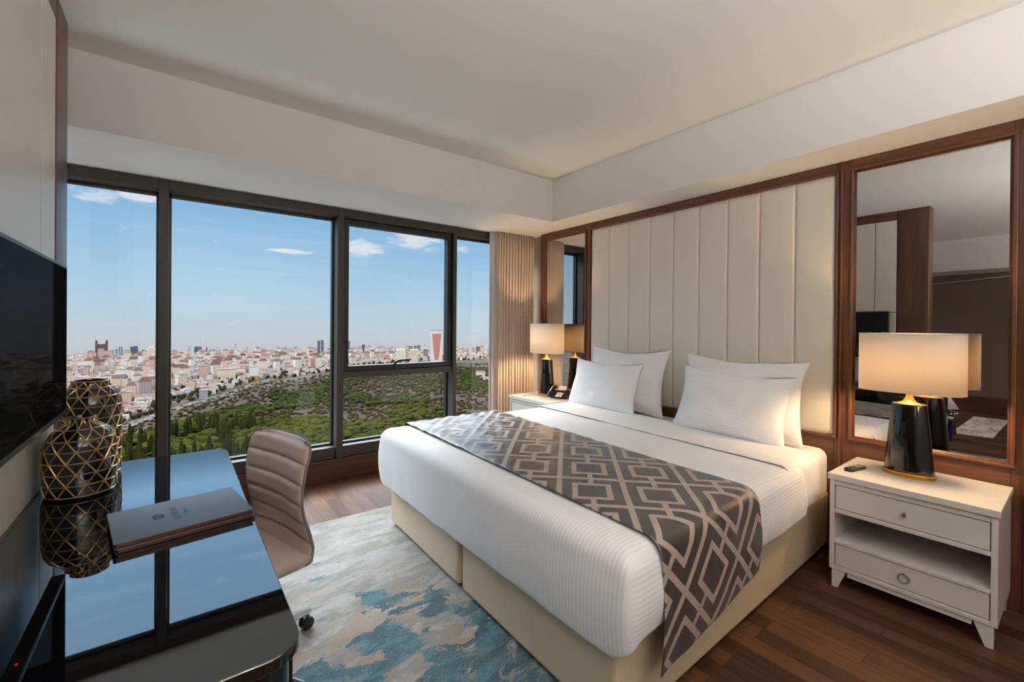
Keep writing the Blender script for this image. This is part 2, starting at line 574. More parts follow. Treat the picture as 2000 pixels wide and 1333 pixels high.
        if subsurf:
            md = o.modifiers.new('sub', 'SUBSURF')
            md.levels = md.render_levels = subsurf
        return o


def thing(name, label, cat, loc=(0, 0, 0), group=None):
    o = bpy.data.objects.new(name, None)
    COL.objects.link(o)
    o.location = loc
    o.empty_display_size = 0.1
    return tag(o, label, cat, group)


def tag(o, label, cat, group=None):
    o['label'] = label
    o['category'] = cat
    if group:
        o['group'] = group
    return o


def struct(o, label=None):
    o['kind'] = 'structure'
    if label:
        o['label'] = label
    return o


def root_struct(name):
    o = bpy.data.objects.new(name, None)
    COL.objects.link(o)
    return struct(o)


def copy_tree(o, parent=None):
    c = o.copy()
    COL.objects.link(c)
    if parent is not None:
        c.parent = parent
    for ch in [x for x in bpy.data.objects if x.parent == o]:
        copy_tree(ch, c)
    return c


def rounded(x0, x1, y0, y1, r, n=8):
    """outline with a radius per corner: (x0y0, x1y0, x1y1, x0y1)"""
    if not isinstance(r, (list, tuple)):
        r = (r,) * 4
    out = []
    for (cx, cy, a0, rr) in ((x0, y0, PI, r[0]), (x1, y0, 1.5 * PI, r[1]), (x1, y1, 0, r[2]), (x0, y1, 0.5 * PI, r[3])):
        sx = 1 if cx == x0 else -1
        sy = 1 if cy == y0 else -1
        if rr <= 0:
            out.append((cx, cy))
            continue
        for i in range(n + 1):
            a = a0 + 0.5 * PI * i / n
            out.append((cx + sx * rr + rr * math.cos(a), cy + sy * rr + rr * math.sin(a)))
    return out
# ================================================================== ROOM SHELL
XB, XS, YS, YW, ZS, ZC = 3.342, 3.0154, 3.319, 4.117, 2.452, 2.868
XL, YB = -4.2, -1.7          # far end of the living area, wall behind the camera

struct(MB().box(XL - .1, 3.5, YB - .1, 4.32, -0.12, 0).build('floor', 'floor_wood', smooth=False))
struct(MB().box(XL - .1, 3.5, YB - .1, 4.32, ZC, ZC + .12).build('ceiling', 'ceiling_paint', smooth=False))
struct(MB().box(3.40, 3.5, YB - .1, 4.32, 0, ZC).build('wall_right', 'wallpaper', smooth=False))
struct(MB().box(XL - .1, 3.5, YB - .1, YB, 0, ZC).build('wall_back', 'white_paint', smooth=False))
struct(MB().box(XL - .1, XL, YB, 4.32, 0, ZC).build('wall_left', 'wallpaper_dark', smooth=False))
struct(MB().box(XL, 3.40, YS, 4.32, ZS, ZC).build('trim_1', 'white_paint', smooth=False), 'white dropped soffit over the windows')
struct(MB().box(XS, 3.40, YB, YS, ZS, ZC).build('trim_2', 'white_paint', smooth=False), 'white dropped soffit over the headboard wall')
struct(MB().box(XL, XL + .75, YB, YS, 2.36, ZC).build('trim_3', 'white_paint', smooth=False), 'dropped soffit at the far end of the living area')
struct(MB().box(XL, XL + .02, YB, 4.1, 0, .27).build('baseboard_left', 'walnut_h', smooth=False, bevel=.004))
# timber apron below the windows
wm = MB().box(XL, 3.40, YW, YW + .05, 0, .185).box(XL, 3.40, YW - .008, YW + .06, .172, .19)
struct(wm.build('baseboard_far', 'walnut_x', smooth=False, bevel=.003))
struct(MB().box(XL - .1, 3.5, YW + .05, YW + .2, 0, .19).build('wall_far', 'white_paint', smooth=False))
struct(MB().box(XL - .1, 3.5, YW + .21, YW + 1.5, -.40, -.20).build('trim_4', 'white_paint', smooth=False), 'pale stone ledge running along the facade below the window')  # ledge added out of sight to bounce skylight up onto the soffit

# ------------------------------------------------------------------ windows
POSTS = [(XL, XL + .05), (-2.58, -2.52), (-1.33, -1.27), (-.104, -.045), (1.155, 1.212), (2.345, 2.384), (3.36, 3.40)]
ZH, ZL = 2.375, .29
for i in range(6):
    a, b = POSTS[i][1], POSTS[i + 1][0]
    wr = root_struct('window_%d' % (i + 1))
    fr = MB().box(a, b, YW + .004, YW + .18, ZH, ZS).box(a, b, YW + .03, YW + .18, .19, ZL)
    fr.box(POSTS[i + 1][0], POSTS[i + 1][1], YW, YW + .19, .19, ZS)
    if i == 0:
        fr.box(POSTS[0][0], POSTS[0][1], YW, YW + .19, .19, ZS)
    fr.build('window_frame', 'frame_metal', wr, smooth=False, bevel=.003)
    gy0, gy1 = YW + .12, YW + .17
    gk = MB().box(a, b, gy0, gy1, ZL, ZL + .018).box(a, b, gy0, gy1, ZH - .02, ZH).box(a, a + .016, gy0, gy1, ZL, ZH).box(b - .016, b, gy0, gy1, ZL, ZH)
    gk.build('gasket', 'frame_dark', wr, smooth=False)
    if i == 4:                       # opening sash above, fixed pane below
        MB().box(a, b, YW + .03, YW + .18, .905, .965).build('transom', 'frame_metal', wr, smooth=False, bevel=.003)
        c0, c1, d0, d1, y0, y1 = a + .004, b - .004, .968, ZH - .004, YW + .035, YW + .115
        sh = MB().box(c0, c0 + .05, y0, y1, d0, d1).box(c1 - .05, c1, y0, y1, d0, d1).box(c0 + .05, c1 - .05, y0, y1, d0, d0 + .05).box(c0 + .05, c1 - .05, y0, y1, d1 - .05, d1)
        sh.build('sash', 'frame_dark', wr, smooth=False, bevel=.004)
        hd = MB().box(1.57, 1.715, YW + .022, YW + .036, .982, 1.004)
        hd.tube([(1.69, YW + .03, .993), (1.69, YW - .005, 1.0), (1.70, YW - .012, 1.040), (1.74, YW - .012, 1.052), (1.86, YW - .012, 1.060)], [.013, .013, .015, .014, .010], 8)
        hd.build('handle', 'black_plastic', wr, bevel=.002)
        MB().box(c0 + .05, c1 - .05, YW + .07, YW + .078, d0 + .05, d1 - .05).build('pane', 'glass', wr, smooth=False)
        MB().box(a + .016, b - .016, YW + .14, YW + .148, ZL + .018, .905).build('pane', 'glass', wr, smooth=False)
    else:
        MB().box(a + .016, b - .016, YW + .14, YW + .148, ZL + .018, ZH - .02).build('pane', 'glass', wr, smooth=False)

# ------------------------------------------------------------------ headboard wall: walnut framing, upholstery, mirrors
pw = root_struct('wall_paneling')
FX, BX = XB, 3.40
stiles = [(3.77, 3.862), (3.087, 3.164), (.907, 1.0), (.135, .249), (-.78, -.66), (YB, YB + .1)]
for y0, y1 in stiles:
    MB().box(FX, BX, y0, y1, 0, ZS).build('stile', 'walnut_v', pw, smooth=False, bevel=.003)
rails = MB()
for k in range(len(stiles) - 1):
    rails.box(FX + .001, BX, stiles[k + 1][1], stiles[k][0], 2.378, ZS)
rails.build('top_rail', 'walnut_h', pw, smooth=False, bevel=.002)
rails = MB()
for k in range(len(stiles) - 1):
    rails.box(FX + .001, BX, stiles[k + 1][1], stiles[k][0], 0, .722)
rails.build('lower_panel', 'walnut_h', pw, smooth=False, bevel=.002)
MB().box(FX + .006, BX, -.66, .135, .722, 2.378).box(FX + .006, BX, YB + .1, -.78, .722, 2.378).build('side_panel', 'walnut_v', pw, smooth=False)
# raised beads round each bay
bd = MB()
for y0, y1 in ((3.164, 3.77), (1.0, 3.087), (.249, .907)):
    t, q = .016, .014
    bd.box(FX - q, FX + .003, y0 - t, y1 + t, 2.378, 2.378 + t).box(FX - q, FX + .003, y0 - t, y0, .722, 2.378).box(FX - q, FX + .003, y1, y1 + t, .722, 2.378)
    bd.box(FX - q, FX + .003, y0 - t, y1 + t, .722 - t, .722)
bd.box(FX - .02, FX + .003, 1.0 - .04, 1.0 - .028, 0, 2.44).box(FX - .02, FX + .003, .19, .205, 0, 2.44)
bd.build('bead', 'walnut_v', pw, smooth=False, bevel=.004)

# channelled upholstery
hb = thing('headboard', 'cream leather headboard of nine tall vertical channels behind the bed', 'headboard', (3.36, 2.04, .72))
nch, y0h, y1h = 9, 1.002, 3.085
hm = MB()
NP = 15


def hb_fn(s_, t_):
    y = y0h + (y1h - y0h) * s_
    c = (s_ * nch) % 1.0 if s_ < 1 else 1.0
    f = 1 - abs(2 * c - 1) ** 22
    e = min(1, t_ * 40, (1 - t_) * 40)
    return (3.358 - .020 * f * (0.4 + .6 * e) - .003 * math.sin(PI * c), y, .722 + (2.378 - .722) * t_)


S_ = []
for c in range(nch):
    for q in (0, .008, .018, .035, .06, .12, .5, .88, .94, .965, .982, .992):
        S_.append((c + q) / nch)
S_.append(1.0)
T_ = [0, .004, .01, .02, .5, .98, .99, .996, 1]
hm.grid(lambda a, b: hb_fn(S_[round(a * (len(S_) - 1))], T_[round(b * (len(T_) - 1))]), len(S_), len(T_), flip=True)
hm.box(3.37, 3.399, y0h, y1h, .722, 2.378)
hm.build('upholstery', 'cream_leather', hb, angle=60)

# bevelled mirrors
for y0, y1, lab in ((.249, .907, 'large walnut-framed wall mirror behind the table lamp of the open white nightstand'),
                    (3.164, 3.77, 'narrow wall mirror beside the curtain, reflecting the window')):
    cy = (y0 + y1) / 2
    mt = thing('wall_mirror', lab, 'mirror', (3.355, cy, .722), 'mirrors flanking the headboard')
    e = .013
    a, b, c, d = y0 + .001, y1 - .001, .7235, 2.3765
    x0, x1 = 3.352, 3.346
    MB().add([(x1, a + e, c + e), (x1, b - e, c + e), (x1, b - e, d - e), (x1, a + e, d - e)], [(3, 2, 1, 0)]).build('mirror_glass', 'mirror', mt, smooth=False)
    MB().add([(x0, a, c), (x0, b, c), (x0, b, d), (x0, a, d), (x1, a + e, c + e), (x1, b - e, c + e), (x1, b - e, d - e), (x1, a + e, d - e)],
             [(4, 5, 1, 0), (5, 6, 2, 1), (6, 7, 3, 2), (7, 4, 0, 3)]).build('beveled_edge', 'mirror_edge', mt, smooth=False)
    MB().box(x0 + .0005, 3.372, a, b, c, d).build('backing', 'black_plastic', mt, smooth=False)

# ------------------------------------------------------------------ television wall (free-standing partition)
PX = -.43
pt = root_struct('wall_partition')
MB().box(-.60, -.452, 1.22, 3.06, 0, 2.866).build('core', 'walnut_v', pt, smooth=False)
for ya, yb in ((1.19, 1.492), (2.816, 3.086)):
    o = MB().prism(rounded(-.62, PX, ya, yb, .018, 5), 0, 2.867).build('stile', 'walnut_big', pt, angle=50)
MB().box(-.61, PX - .001, 1.492, 2.816, 2.761, 2.867).build('top_rail', 'walnut_h', pt, smooth=False, bevel=.004)
for ya, yb in ((1.495, 1.705), (1.711, 2.551), (2.557, 2.813)):
    for za, zb in ((.002, .70), (.722, 1.607), (1.613, 2.758)):
        MB().box(-.452, PX - .002, ya, yb, za, zb).build('leather_pad', 'cream_leather', pt, smooth=True, bevel=.007, bseg=3)
st = MB()
for y in (1.4935, 1.708, 2.554, 2.8145):
    st.box(-.45, PX - .0035, y - .0015, y + .0015, 0, 2.76)
st.build('metal_inlay', 'chrome', pt, smooth=False)

# ------------------------------------------------------------------ curtain
cu = thing('curtain', 'floor-length taupe curtain drawn into deep folds beside the window', 'curtain', (3.05, 4.05, 0))


def drape_fn(x0, x1, yc, amp, nf, seed, z0=.015, z1=2.45):
    def fn(s_, t_):
        x = x0 + (x1 - x0) * s_
        z = z0 + (z1 - z0) * t_
        ph = 2 * PI * (nf * s_ + .35 * noise.noise((s_ * 5, t_ * .7, seed)))
        a = amp * (.6 + .8 * noise.noise((s_ * 9, t_ * 1.1, seed + 3)))
        sw = .012 * noise.noise((s_ * 3, t_ * 1.5, seed + 8)) * (1 - t_)
        return (x + .010 * math.sin(ph * 2 + seed) + sw, yc - .03 * s_ + a * math.sin(ph) + .01 * noise.noise((x * 6, z, seed)), z)
    return fn


MB().grid(drape_fn(2.845, 3.352, 4.035, .021, 13, 2.0), 400, 16).build('drape', 'drape', cu, angle=180, solid=.004)
MB().grid(drape_fn(2.785, 2.865, 4.078, .010, 2, 5.0), 60, 12).build('lining', 'sheer', cu, angle=180, solid=.003)

# ================================================================== BED
BX0, BY0, BY1 = 1.15, .90, 2.97


def bw(x, y, z):
    """the bed stands very slightly out of square with the wall"""
    k = (2.98 - y) / 2.1
    xx = x - (.035 if z < .05 or z == .372 else -.012) * k * max(0, (3.34 - x) / 2.2)
    yy = y + .062 * (x - 1.15) / 1.0 * .55 * max(0, k)
    zz = z + (0.028 * (y - .9) / 2.1 if z > .45 else 0)
    return (xx, yy, zz)


def drape_sheet(x0, x1, y0, y1, zt, r, hems, nx, ny, amp=.004, seed=0.0, bulge=.0, hang=9, crown=.0, wamp=0.0):
    """cloth over a box: top grid plus hanging skirts on the sides named in hems {side: hem height}"""
    xa = x0 + (r if 'foot' in hems else 0)
    xb = x1 - (r if 'head' in hems else 0)
    ya = y0 + (r if 'near' in hems else 0)
    yb = y1 - (r if 'far' in hems else 0)
    m = MB()
    uv = []

    def put(x, y, z, nx_, ny_, lev):
        n1 = noise.noise((x * 3.1 + seed, y * 3.1, z * 3.1))
        n2 = noise.noise((x * 9 + seed, y * 9, z * 9 + 4))
        d = amp * (n1 + .4 * n2)
        if lev < 0:
            cx = (x - x0) / (x1 - x0)
            cy = (y - y0) / (y1 - y0)
            d += crown * max(0, 16 * cx * (1 - cx) * cy * (1 - cy)) ** .5
            if wamp:
                g = max(0, min(1, (y - 1.35) / 1.2))
                d += wamp * g * (noise.noise((x * 4 + y * 6, (y - x) * 22, seed)) + .5)
            return bw(x, y, z + d)
        fold = .006 * lev * noise.noise(((x + y) * 5 + seed, (x - y) * 5, 1.0))
        return bw(x + nx_ * (d + fold), y + ny_ * (d + fold), z + d * .3)

    vs_, fs_ = [], []
    for i in range(nx):
        for j in range(ny):
            x = xa + (xb - xa) * i / (nx - 1)
            y = ya + (yb - ya) * j / (ny - 1)
            vs_.append(put(x, y, zt, 0, 0, -1))
            uv.append((x, y))
    for i in range(nx - 1):
        for j in range(ny - 1):
            fs_.append((i * ny + j, (i + 1) * ny + j, (i + 1) * ny + j + 1, i * ny + j + 1))
    m.add(vs_, fs_)
    xs = [xa + (xb - xa) * i / (nx - 1) for i in range(nx)]
    ys = [ya + (yb - ya) * j / (ny - 1) for j in range(ny)]
    order = ['near', 'foot', 'far', 'head']
    seg = {'near': [(x, ya, 0, -1) for x in xs[::-1]], 'foot': [(xa, y, -1, 0) for y in ys], 'far': [(x, yb, 0, 1) for x in xs], 'head': [(xb, y, 1, 0) for y in ys[::-1]]}
    chains = []
    cur = []
    for k, sd in enumerate(order):
        if sd not in hems:
            if cur:
                chains.append(cur)
            cur = []
            continue
        if cur:
            px, py, dx, dy, hz = cur[-1]
            nx2, ny2 = seg[sd][0][2:]
            for q in (1, 2, 3, 4):
                a = .5 * PI * q / 5
                kq = max(math.cos(a), math.sin(a)) ** -1.0
                cur.append((px, py, (dx * math.cos(a) + nx2 * math.sin(a)) * kq, (dy * math.cos(a) + ny2 * math.sin(a)) * kq, hz + (hems[sd] - hz) * q / 5))
        cur = cur + [p + (hems[sd](p[0]) if callable(hems[sd]) else hems[sd],) for p in seg[sd]]
    if len(hems) == 4:
        px, py, dx, dy, hz = cur[-1]
        for q in (1, 2, 3, 4):
            a = .5 * PI * q / 5
            cur.append((px, py, dx * math.cos(a) + 0, dy * math.cos(a) - math.sin(a), hz))
        cur.append(cur[0])
    if cur:
        chains.append(cur)
    NT_ = 5
    for ch in chains:
        vs_, fs_ = [], []
        L = NT_ + hang + 1
        for (px, py, dx, dy, hz) in ch:
            for l in range(L):
                if l <= NT_:
                    a = .5 * PI * l / NT_
                    off, z, s_ = r * math.sin(a), zt - r * (1 - math.cos(a)), r * a
                    lev = l / NT_ * .3
                else:
                    t = (l - NT_) / hang
                    off = r + bulge * math.sin(PI * t)
                    z = zt - r + (hz - zt + r) * t
                    s_ = r * PI / 2 + (zt - r - hz) * t
                    lev = .3 + t
                if l == 0:
                    vs_.append(put(px, py, zt, 0, 0, -1))
                else:
                    vs_.append(put(px + dx * off, py + dy * off, z, dx, dy, lev))
                uv.append((px + dx * s_, py + dy * s_))
        for i in range(len(ch) - 1):
            for l in range(L - 1):
                fs_.append((i * L + l, i * L + l + 1, (i + 1) * L + l + 1, (i + 1) * L + l))
        m.add(vs_, fs_)
    m.uv = uv
    return m


bed = thing('bed', 'king-size bed base in cream leather with white mattress against the headboard', 'bed', (2.25, 1.95, 0))


def base_half(ya, yb):
    m = MB()
    pts = [(1.2, ya), (1.2, yb), (3.32, yb), (3.32, ya)]
    lo = [bw(x, y, .03) for x, y in pts]
    hi = [bw(x, y, .372) for x, y in pts]
    hi = [(p[0], p[1], .372) for p in hi]
    return m.hexa(lo, hi)


base_half(.945, 1.975).build('base_section', 'base_leather', bed, bevel=.022, bseg=4, recalc=True)
base_half(2.01, 2.965).build('base_section', 'base_leather', bed, bevel=.022, bseg=4, recalc=True)
MB().box(1.26, 3.3, 1.97, 2.015, .06, .36).build('seam_gusset', 'chair_piping', bed, smooth=False)
for fx in (1.3, 3.2):
    for fy in (1.12, 1.85, 2.15, 2.85):
        MB().lathe([(.03, .0125 if fx < 2 else 0), (.03, .032)], fx, fy, 16).build('foot', 'black_plastic', bed)
drape_sheet(1.20, 3.335, .945, 2.955, .635, .06, {'near': .374, 'foot': .374, 'far': .374, 'head': .374}, 24, 24, amp=.002, hang=4).build('mattress', 'sheet', bed, merge=True, recalc=True, angle=60, subsurf=1)

dv = drape_sheet(1.135, 2.70, .885, 3.0, .652, .066, {'near': .385, 'foot': .305, 'far': .385}, 40, 50, amp=.005, seed=3, bulge=.012, crown=.012)
o = dv.build('duvet', 'linen_stripe', None, merge=True, recalc=True, angle=80, subsurf=1, solid=.014)
tag(o, 'white striped duvet spread over the bed, hanging at the foot', 'duvet')
fs = drape_sheet(2.55, 2.98, .905, 2.985, .672, .06, {'near': .40, 'far': .40}, 12, 50, amp=.004, seed=9, bulge=.004, crown=.003)
o = fs.build('top_sheet', 'sheet', None, merge=True, recalc=True, angle=80, subsurf=1, solid=.01)
tag(o, 'plain white sheet turned back over the duvet in front of the pillows', 'sheet')

rn = drape_sheet(1.30, 2.085, .872, 3.012, .676, .072, {'near': (lambda x: .205 + .14 * (x - 1.3)), 'far': .33}, 40, 90, amp=.004, seed=5, bulge=.012, hang=14, crown=.008, wamp=.010)
ro = rn.build('bed_runner', 'runner', None, merge=True, recalc=True, angle=80, subsurf=1, solid=.006)
tag(ro, 'dark brown bed runner with beige diagonal lattice across the duvet', 'bed runner')


def pillow(w_, h_, t_, loc, lean, yaw, seed, lab, roll=0.0):
    m = MB()
    N = 34
    for side in (1, -1):
        def fn(a, b):
            u, v = 2 * a - 1, 2 * b - 1
            u = math.copysign(1 - (1 - abs(u)) ** 1.5, u)
            v = math.copysign(1 - (1 - abs(v)) ** 1.5, v)
            x = .5 * w_ * u * (1 - .105 * (1 - v * v)) + .012 * noise.noise((v * 1.3, seed, side * .2))
            z = .5 * h_ * (v + 1) - .5 * h_ * v * (.15 if v > 0 else .06) * (1 - u * u) ** 1.3 + .014 * noise.noise((u * 1.5, seed + 3, side * .2)) * max(0, v)
            th = (max(0, 1 - u * u) * max(0, 1 - v * v)) ** .46
            wr = noise.noise((u * 2.2 + seed, v * 2.2, side * 3.0)) * .22 + noise.noise((u * 3.6 + seed, v * 2.4, side * 2.0)) * .07
            rad = math.exp(-((abs(u) - 1) ** 2 + (abs(v) - 1) ** 2) * 5) * noise.noise((u * 14 + seed, v * 14, 2.0)) * .4
            y = side * t_ * .5 * th * (1 + wr + .12 * (-v)) + t_ * .12 * rad * (1 - max(abs(u), abs(v)) ** 6)
            return (x, y, z)
        m.grid(fn, N, N, flip=side > 0)
    o = m.build('pillow', 'pillow_stripe', None, merge=True, recalc=True, angle=120, subsurf=1)
    ex = Vector((math.sin(yaw), math.cos(yaw), 0))
    back = Vector((math.cos(yaw), -math.sin(yaw), 0))
    ez = (back * math.sin(lean) + Vector((0, 0, 1)) * math.cos(lean))
    if roll:
        ex, ez = ex * math.cos(roll) + ez * math.sin(roll), ez * math.cos(roll) - ex * math.sin(roll)
    ey = ez.cross(ex)
    o.matrix_world = Matrix.Translation(loc) @ Matrix((ex, ey, ez)).transposed().to_4x4()
    return tag(o, lab, 'pillow', 'white striped pillows on the bed')


pillow(.86, .565, .20, (3.15, 2.545, .655), .20, 0, 1.3, 'white pillow propped on the headboard on the window side, behind a smaller one')
pillow(.86, .55, .20, (3.14, 1.53, .645), .20, 0, 4.7, 'white pillow propped on the headboard on the mirror side, partly hidden by another')
pillow(.77, .445, .22, (2.93, 2.61, .672), .30, .02, 7.9, 'white pillow in front of another, closest to the telephone')
pillow(.765, .465, .22, (2.92, 1.505, .665), .38, -.03, 11.2, 'white pillow in front of another, closest to the big mirror', roll=.02)

# ------------------------------------------------------------------ nightstands
def nightstand(y0, y1, hgt, lab):
    k = hgt / .615
    t = thing('nightstand', lab, 'nightstand', (3.09, (y0 + y1) / 2, 0), 'white nightstands beside the bed')
    x0, x1 = 2.848, 3.325
    Z = lambda z: z * k
    W_, c = 'white_lacquer', None
    MB().box(2.838, 3.332, y0 - .008, y1 + .008, Z(.582), hgt).build('top', W_, t, bevel=.003)
    b = MB().box(x0, x1, y0, y0 + .022, Z(.098), Z(.582)).box(x0, x1, y1 - .022, y1, Z(.098), Z(.582)).box(x1 - .015, x1, y0 + .022, y1 - .022, Z(.098), Z(.582))
    for za, zb in ((.555, .582), (.405, .425), (.238, .256), (.098, .118)):
        b.box(x0, x1 - .015, y0 + .022, y1 - .022, Z(za), Z(zb))
    b.build('carcass', W_, t, smooth=False, bevel=.002)
    ym = (y0 + y1) / 2
    d = MB().box(x0 + .006, x0 + .03, y0 + .0255, y1 - .0255, Z(.4285), Z(.5515)).build('drawer', W_, t, bevel=.002)
    kn = MB().lathe([(.004, 0), (.004, .012), (.011, .016), (.0125, .022), (.009, .028), (.001, .029)], 0, 0, 24, cap1=False)
    kn.v = [(x0 + .006 - z, ym + x, Z(.493) + y) for x, y, z in kn.v]
    kn.build('knob', 'chrome', d)
    d2 = MB().box(x0 + .006, x0 + .03, y0 + .0255, y1 - .0255, Z(.1215), Z(.2345)).build('drawer', W_, t, bevel=.002)
    rg = MB().tube([(x0 - .002, ym + .021 * math.cos(a), Z(.178) + .021 * math.sin(a)) for a in [2 * PI * q / 28 for q in range(28)]], .0028, 8, True)
    rg.tube([(x0 + .006, ym, Z(.178) + .021), (x0 - .006, ym, Z(.178) + .021)], .005, 10)
    rg.build('ring_pull', 'chrome', d2)
    for sy, yy in ((1, y0), (-1, y1)):
        for xx, sx in ((x0, 1), (x1, -1)):
            a = [(xx + sx * .004, yy + sy * .012), (xx + sx * .03, yy + sy * .012), (xx + sx * .03, yy + sy * .038), (xx + sx * .004, yy + sy * .038)]
            bt = [(xx + sx * .004, yy + sy * .012), (xx + sx * .05, yy + sy * .012), (xx + sx * .05, yy + sy * .075), (xx + sx * .004, yy + sy * .075)]
            MB().hexa([(p[0], p[1], 0) for p in a], [(p[0], p[1], Z(.098)) for p in bt]).build('leg', W_, t, smooth=False, recalc=True)
    MB().box(x0 + .006, x0 + .02, y0 + .08, y1 - .08, Z(.074), Z(.098)).build('skirt', W_, t, smooth=False)
    return t


nightstand(.245, .868, .615, 'white two-drawer nightstand with open shelf, under the big mirror')
nightstand(3.16, 3.78, .665, 'white nightstand between bed and curtain, mostly hidden by the bed')


def lamp(y, z0, lab):
    t = thing('table_lamp', lab, 'lamp', (3.135, y, z0), 'oval table lamps on the nightstands')
    L = dict(local=True)
    MB().lathe([(.108, 0), (.110, .004), (.110, .009), (.106, .011), (.106, .013), (.110, .015), (.110, .021), (.105, .024)], 0, 0, 64, .62, 1).build('base_ring', 'brass', t, **L)
    MB().lathe([(.100, .024), (.104, .027), (.1035, .035), (.089, .21), (.0735, .378), (.0715, .383), (.068, .385)], 0, 0, 64, .62, 1).build('body', 'lamp_black', t, **L)
    MB().lathe([(.071, .3835), (.071, .386), (.050, .390), (.030, .398), (.020, .412), (.015, .430), (.013, .445), (.013, .475)], 0, 0, 48, .75, 1).build('neck', 'brass', t, **L)
    sh = MB()
    n = 72
    for z in (.452, .460, .755, .763):
        pass
    prof = [(.217, .450), (.217, .762)]
    sh.lathe([(.217, .450), (.2172, .60), (.217, .762)], 0, 0, 96, .56, 1, cap0=False, cap1=False, power=2.5)
    so = sh.build('lamp_shade', 'shade', t, solid=.0016, angle=60, **L)
    for z in (.4515, .7605):
        tr = MB()
        pts = []
        for i in range(96):
            a = 2 * PI * i / 96
            c, d = math.cos(a), math.sin(a)
            pts.append((.217 * .56 * math.copysign(abs(c) ** .8, c), .217 * math.copysign(abs(d) ** .8, d), z))
        tr.tube(pts, .0022, 6, True)
        tr.build('shade_trim', 'paper', so, **L)
    MB().tube([(0, -.215, .47), (0, .215, .47)], .0025, 6).tube([(-.119, 0, .47), (.119, 0, .47)], .0025, 6).build('shade_spider', 'brass', so, **L)
    bl = MB().lathe([(.012, .472), (.014, .49), (.030, .52), (.034, .545), (.026, .572), (.004, .584)], 0, 0, 24)
    bl.build('bulb', 'bulb', t, **L)
    return t


lamp(.598, .615, 'black oval table lamp with cream shade on the wide nightstand, beside the remote')
lamp(3.515, .665, 'black oval table lamp with cream shade next to the curtain and telephone')

# remote control
rc = thing('remote_control', 'black remote control lying on the white nightstand', 'remote control', (3.015, .80, .615))
MB().prism(rounded(-.075, .075, -.022, .022, .012, 5), 0, .017).build('body', 'dark_plastic', rc, bevel=.004, bseg=3, local=True)
MB().prism(rounded(-.004, .068, -.018, .018, .006, 4), .0168, .0178).build('display_plate', 'grey_plastic', rc, local=True)
for i in range(4):
    for j in range(3):
        MB().box(-.066 + i * .015, -.057 + i * .015, -.015 + j * .011, -.008 + j * .011, .0165, .0188).build('button', 'grey_plastic' if (i + j) % 2 else 'black_plastic', rc, local=True, bevel=.001)
rc.rotation_euler = (0, 0, -.20)

# telephone, notepad and pen on the far nightstand
ph = thing('telephone', 'black desk telephone with handset in front of the narrow mirror', 'telephone', (3.09, 3.285, .665))
MB().prism([(-.10, .0), (.085, .0), (.095, .012), (.080, .098), (.070, .102), (-.098, .022), (-.105, .012)], -.09, .09, axis='Y').build('body', 'black_plastic', ph, bevel=.006, bseg=3, local=True)
SL = math.atan2(.080, .168)


def on_slope(x, y, h):
    """point on the sloping top of the telephone"""
    return (-.098 + x * math.cos(SL) - h * math.sin(SL), y, .022 + x * math.sin(SL) + h * math.cos(SL))


for i in range(4):
    for j in range(3):
        x0, y0 = .018 + i * .021, -.062 + j * .023
        c4 = [(x0, y0), (x0 + .014, y0), (x0 + .014, y0 + .016), (x0, y0 + .016)]
        MB().hexa([on_slope(a, b, .0005) for a, b in c4], [on_slope(a, b, .005) for a, b in c4]).build('key', 'grey_plastic', ph, local=True, recalc=True)
c4 = [(.112, -.078), (.178, -.078), (.178, .012), (.112, .012)]
MB().hexa([on_slope(a, b, .001) for a, b in c4], [on_slope(a, b, .008 + (a - .112) * .35) for a, b in c4]).build('display', 'grey_plastic', ph, local=True, recalc=True, bevel=.002)
hs = MB().tube([on_slope(x, .062, h) for x, h in ((.0, .016), (.03, .024), (.07, .034), (.12, .036), (.165, .026), (.19, .016))], [.019, .021, .014, .014, .021, .019], 12)
hs.build('handset', 'dark_plastic', ph, local=True)
ph.rotation_euler = (0, 0, .42)
np_ = thing('notepad', 'small blush notepad lying beside the lamp near the telephone', 'notepad', (2.93, 3.42, .665))
MB().box(-.05, .05, -.04, .04, 0, .005).build('pages', 'paper', np_, local=True, smooth=False)
np_.rotation_euler = (0, 0, .4)
pn = thing('pen', 'slim brass pen lying on the nightstand in front of the lamp', 'pen', (2.92, 3.62, .669))
MB().tube([(-.06, 0, 0), (.045, 0, 0), (.06, 0, 0)], [.004, .004, .001], 8).build('barrel', 'brass', pn, local=True)
pn.rotation_euler = (0, 0, .9)

# ================================================================== DESK SIDE
DZ = .72
dk = thing('desk', 'long black glass-topped desk with rounded corners below the television', 'desk', (-.1, 1.9, 0))
dp = rounded(PX + .002, .222, 1.0, 2.872, (.004, .075, .07, .004), 10)
MB().prism(dp, DZ - .028, DZ).build('desk_top', 'black_glass', dk, bevel=.003, bseg=2, angle=40)
MB().prism(rounded(PX + .004, .205, 1.02, 1.42, (.004, .07, .01, .004), 10), .02, DZ - .034).build('pedestal', 'black_lacquer', dk, angle=40)
for za, zb in ((.04, .25), (.26, .46), (.47, .67)):
    d = MB().box(.2055, .216, 1.10, 1.405, za, zb).build('drawer', 'black_lacquer', dk, bevel=.002)
    MB().tube([(.232, 1.2, zb - .03), (.232, 1.31, zb - .03)], .005, 8).tube([(.215, 1.2, zb - .03), (.232, 1.2, zb - .03)], .004, 8).tube([(.215, 1.31, zb - .03), (.232, 1.31, zb - .03)], .004, 8).build('handle', 'chrome', d)
MB().prism(rounded(PX + .004, .207, 1.012, 2.86, (.004, .07, .066, .004), 10), DZ - .036, DZ - .028).build('under_plate', 'chrome', dk, angle=40)
MB().box(PX + .004, .16, 2.80, 2.845, 0, DZ - .036).build('side_panel', 'black_lacquer', dk, bevel=.003)
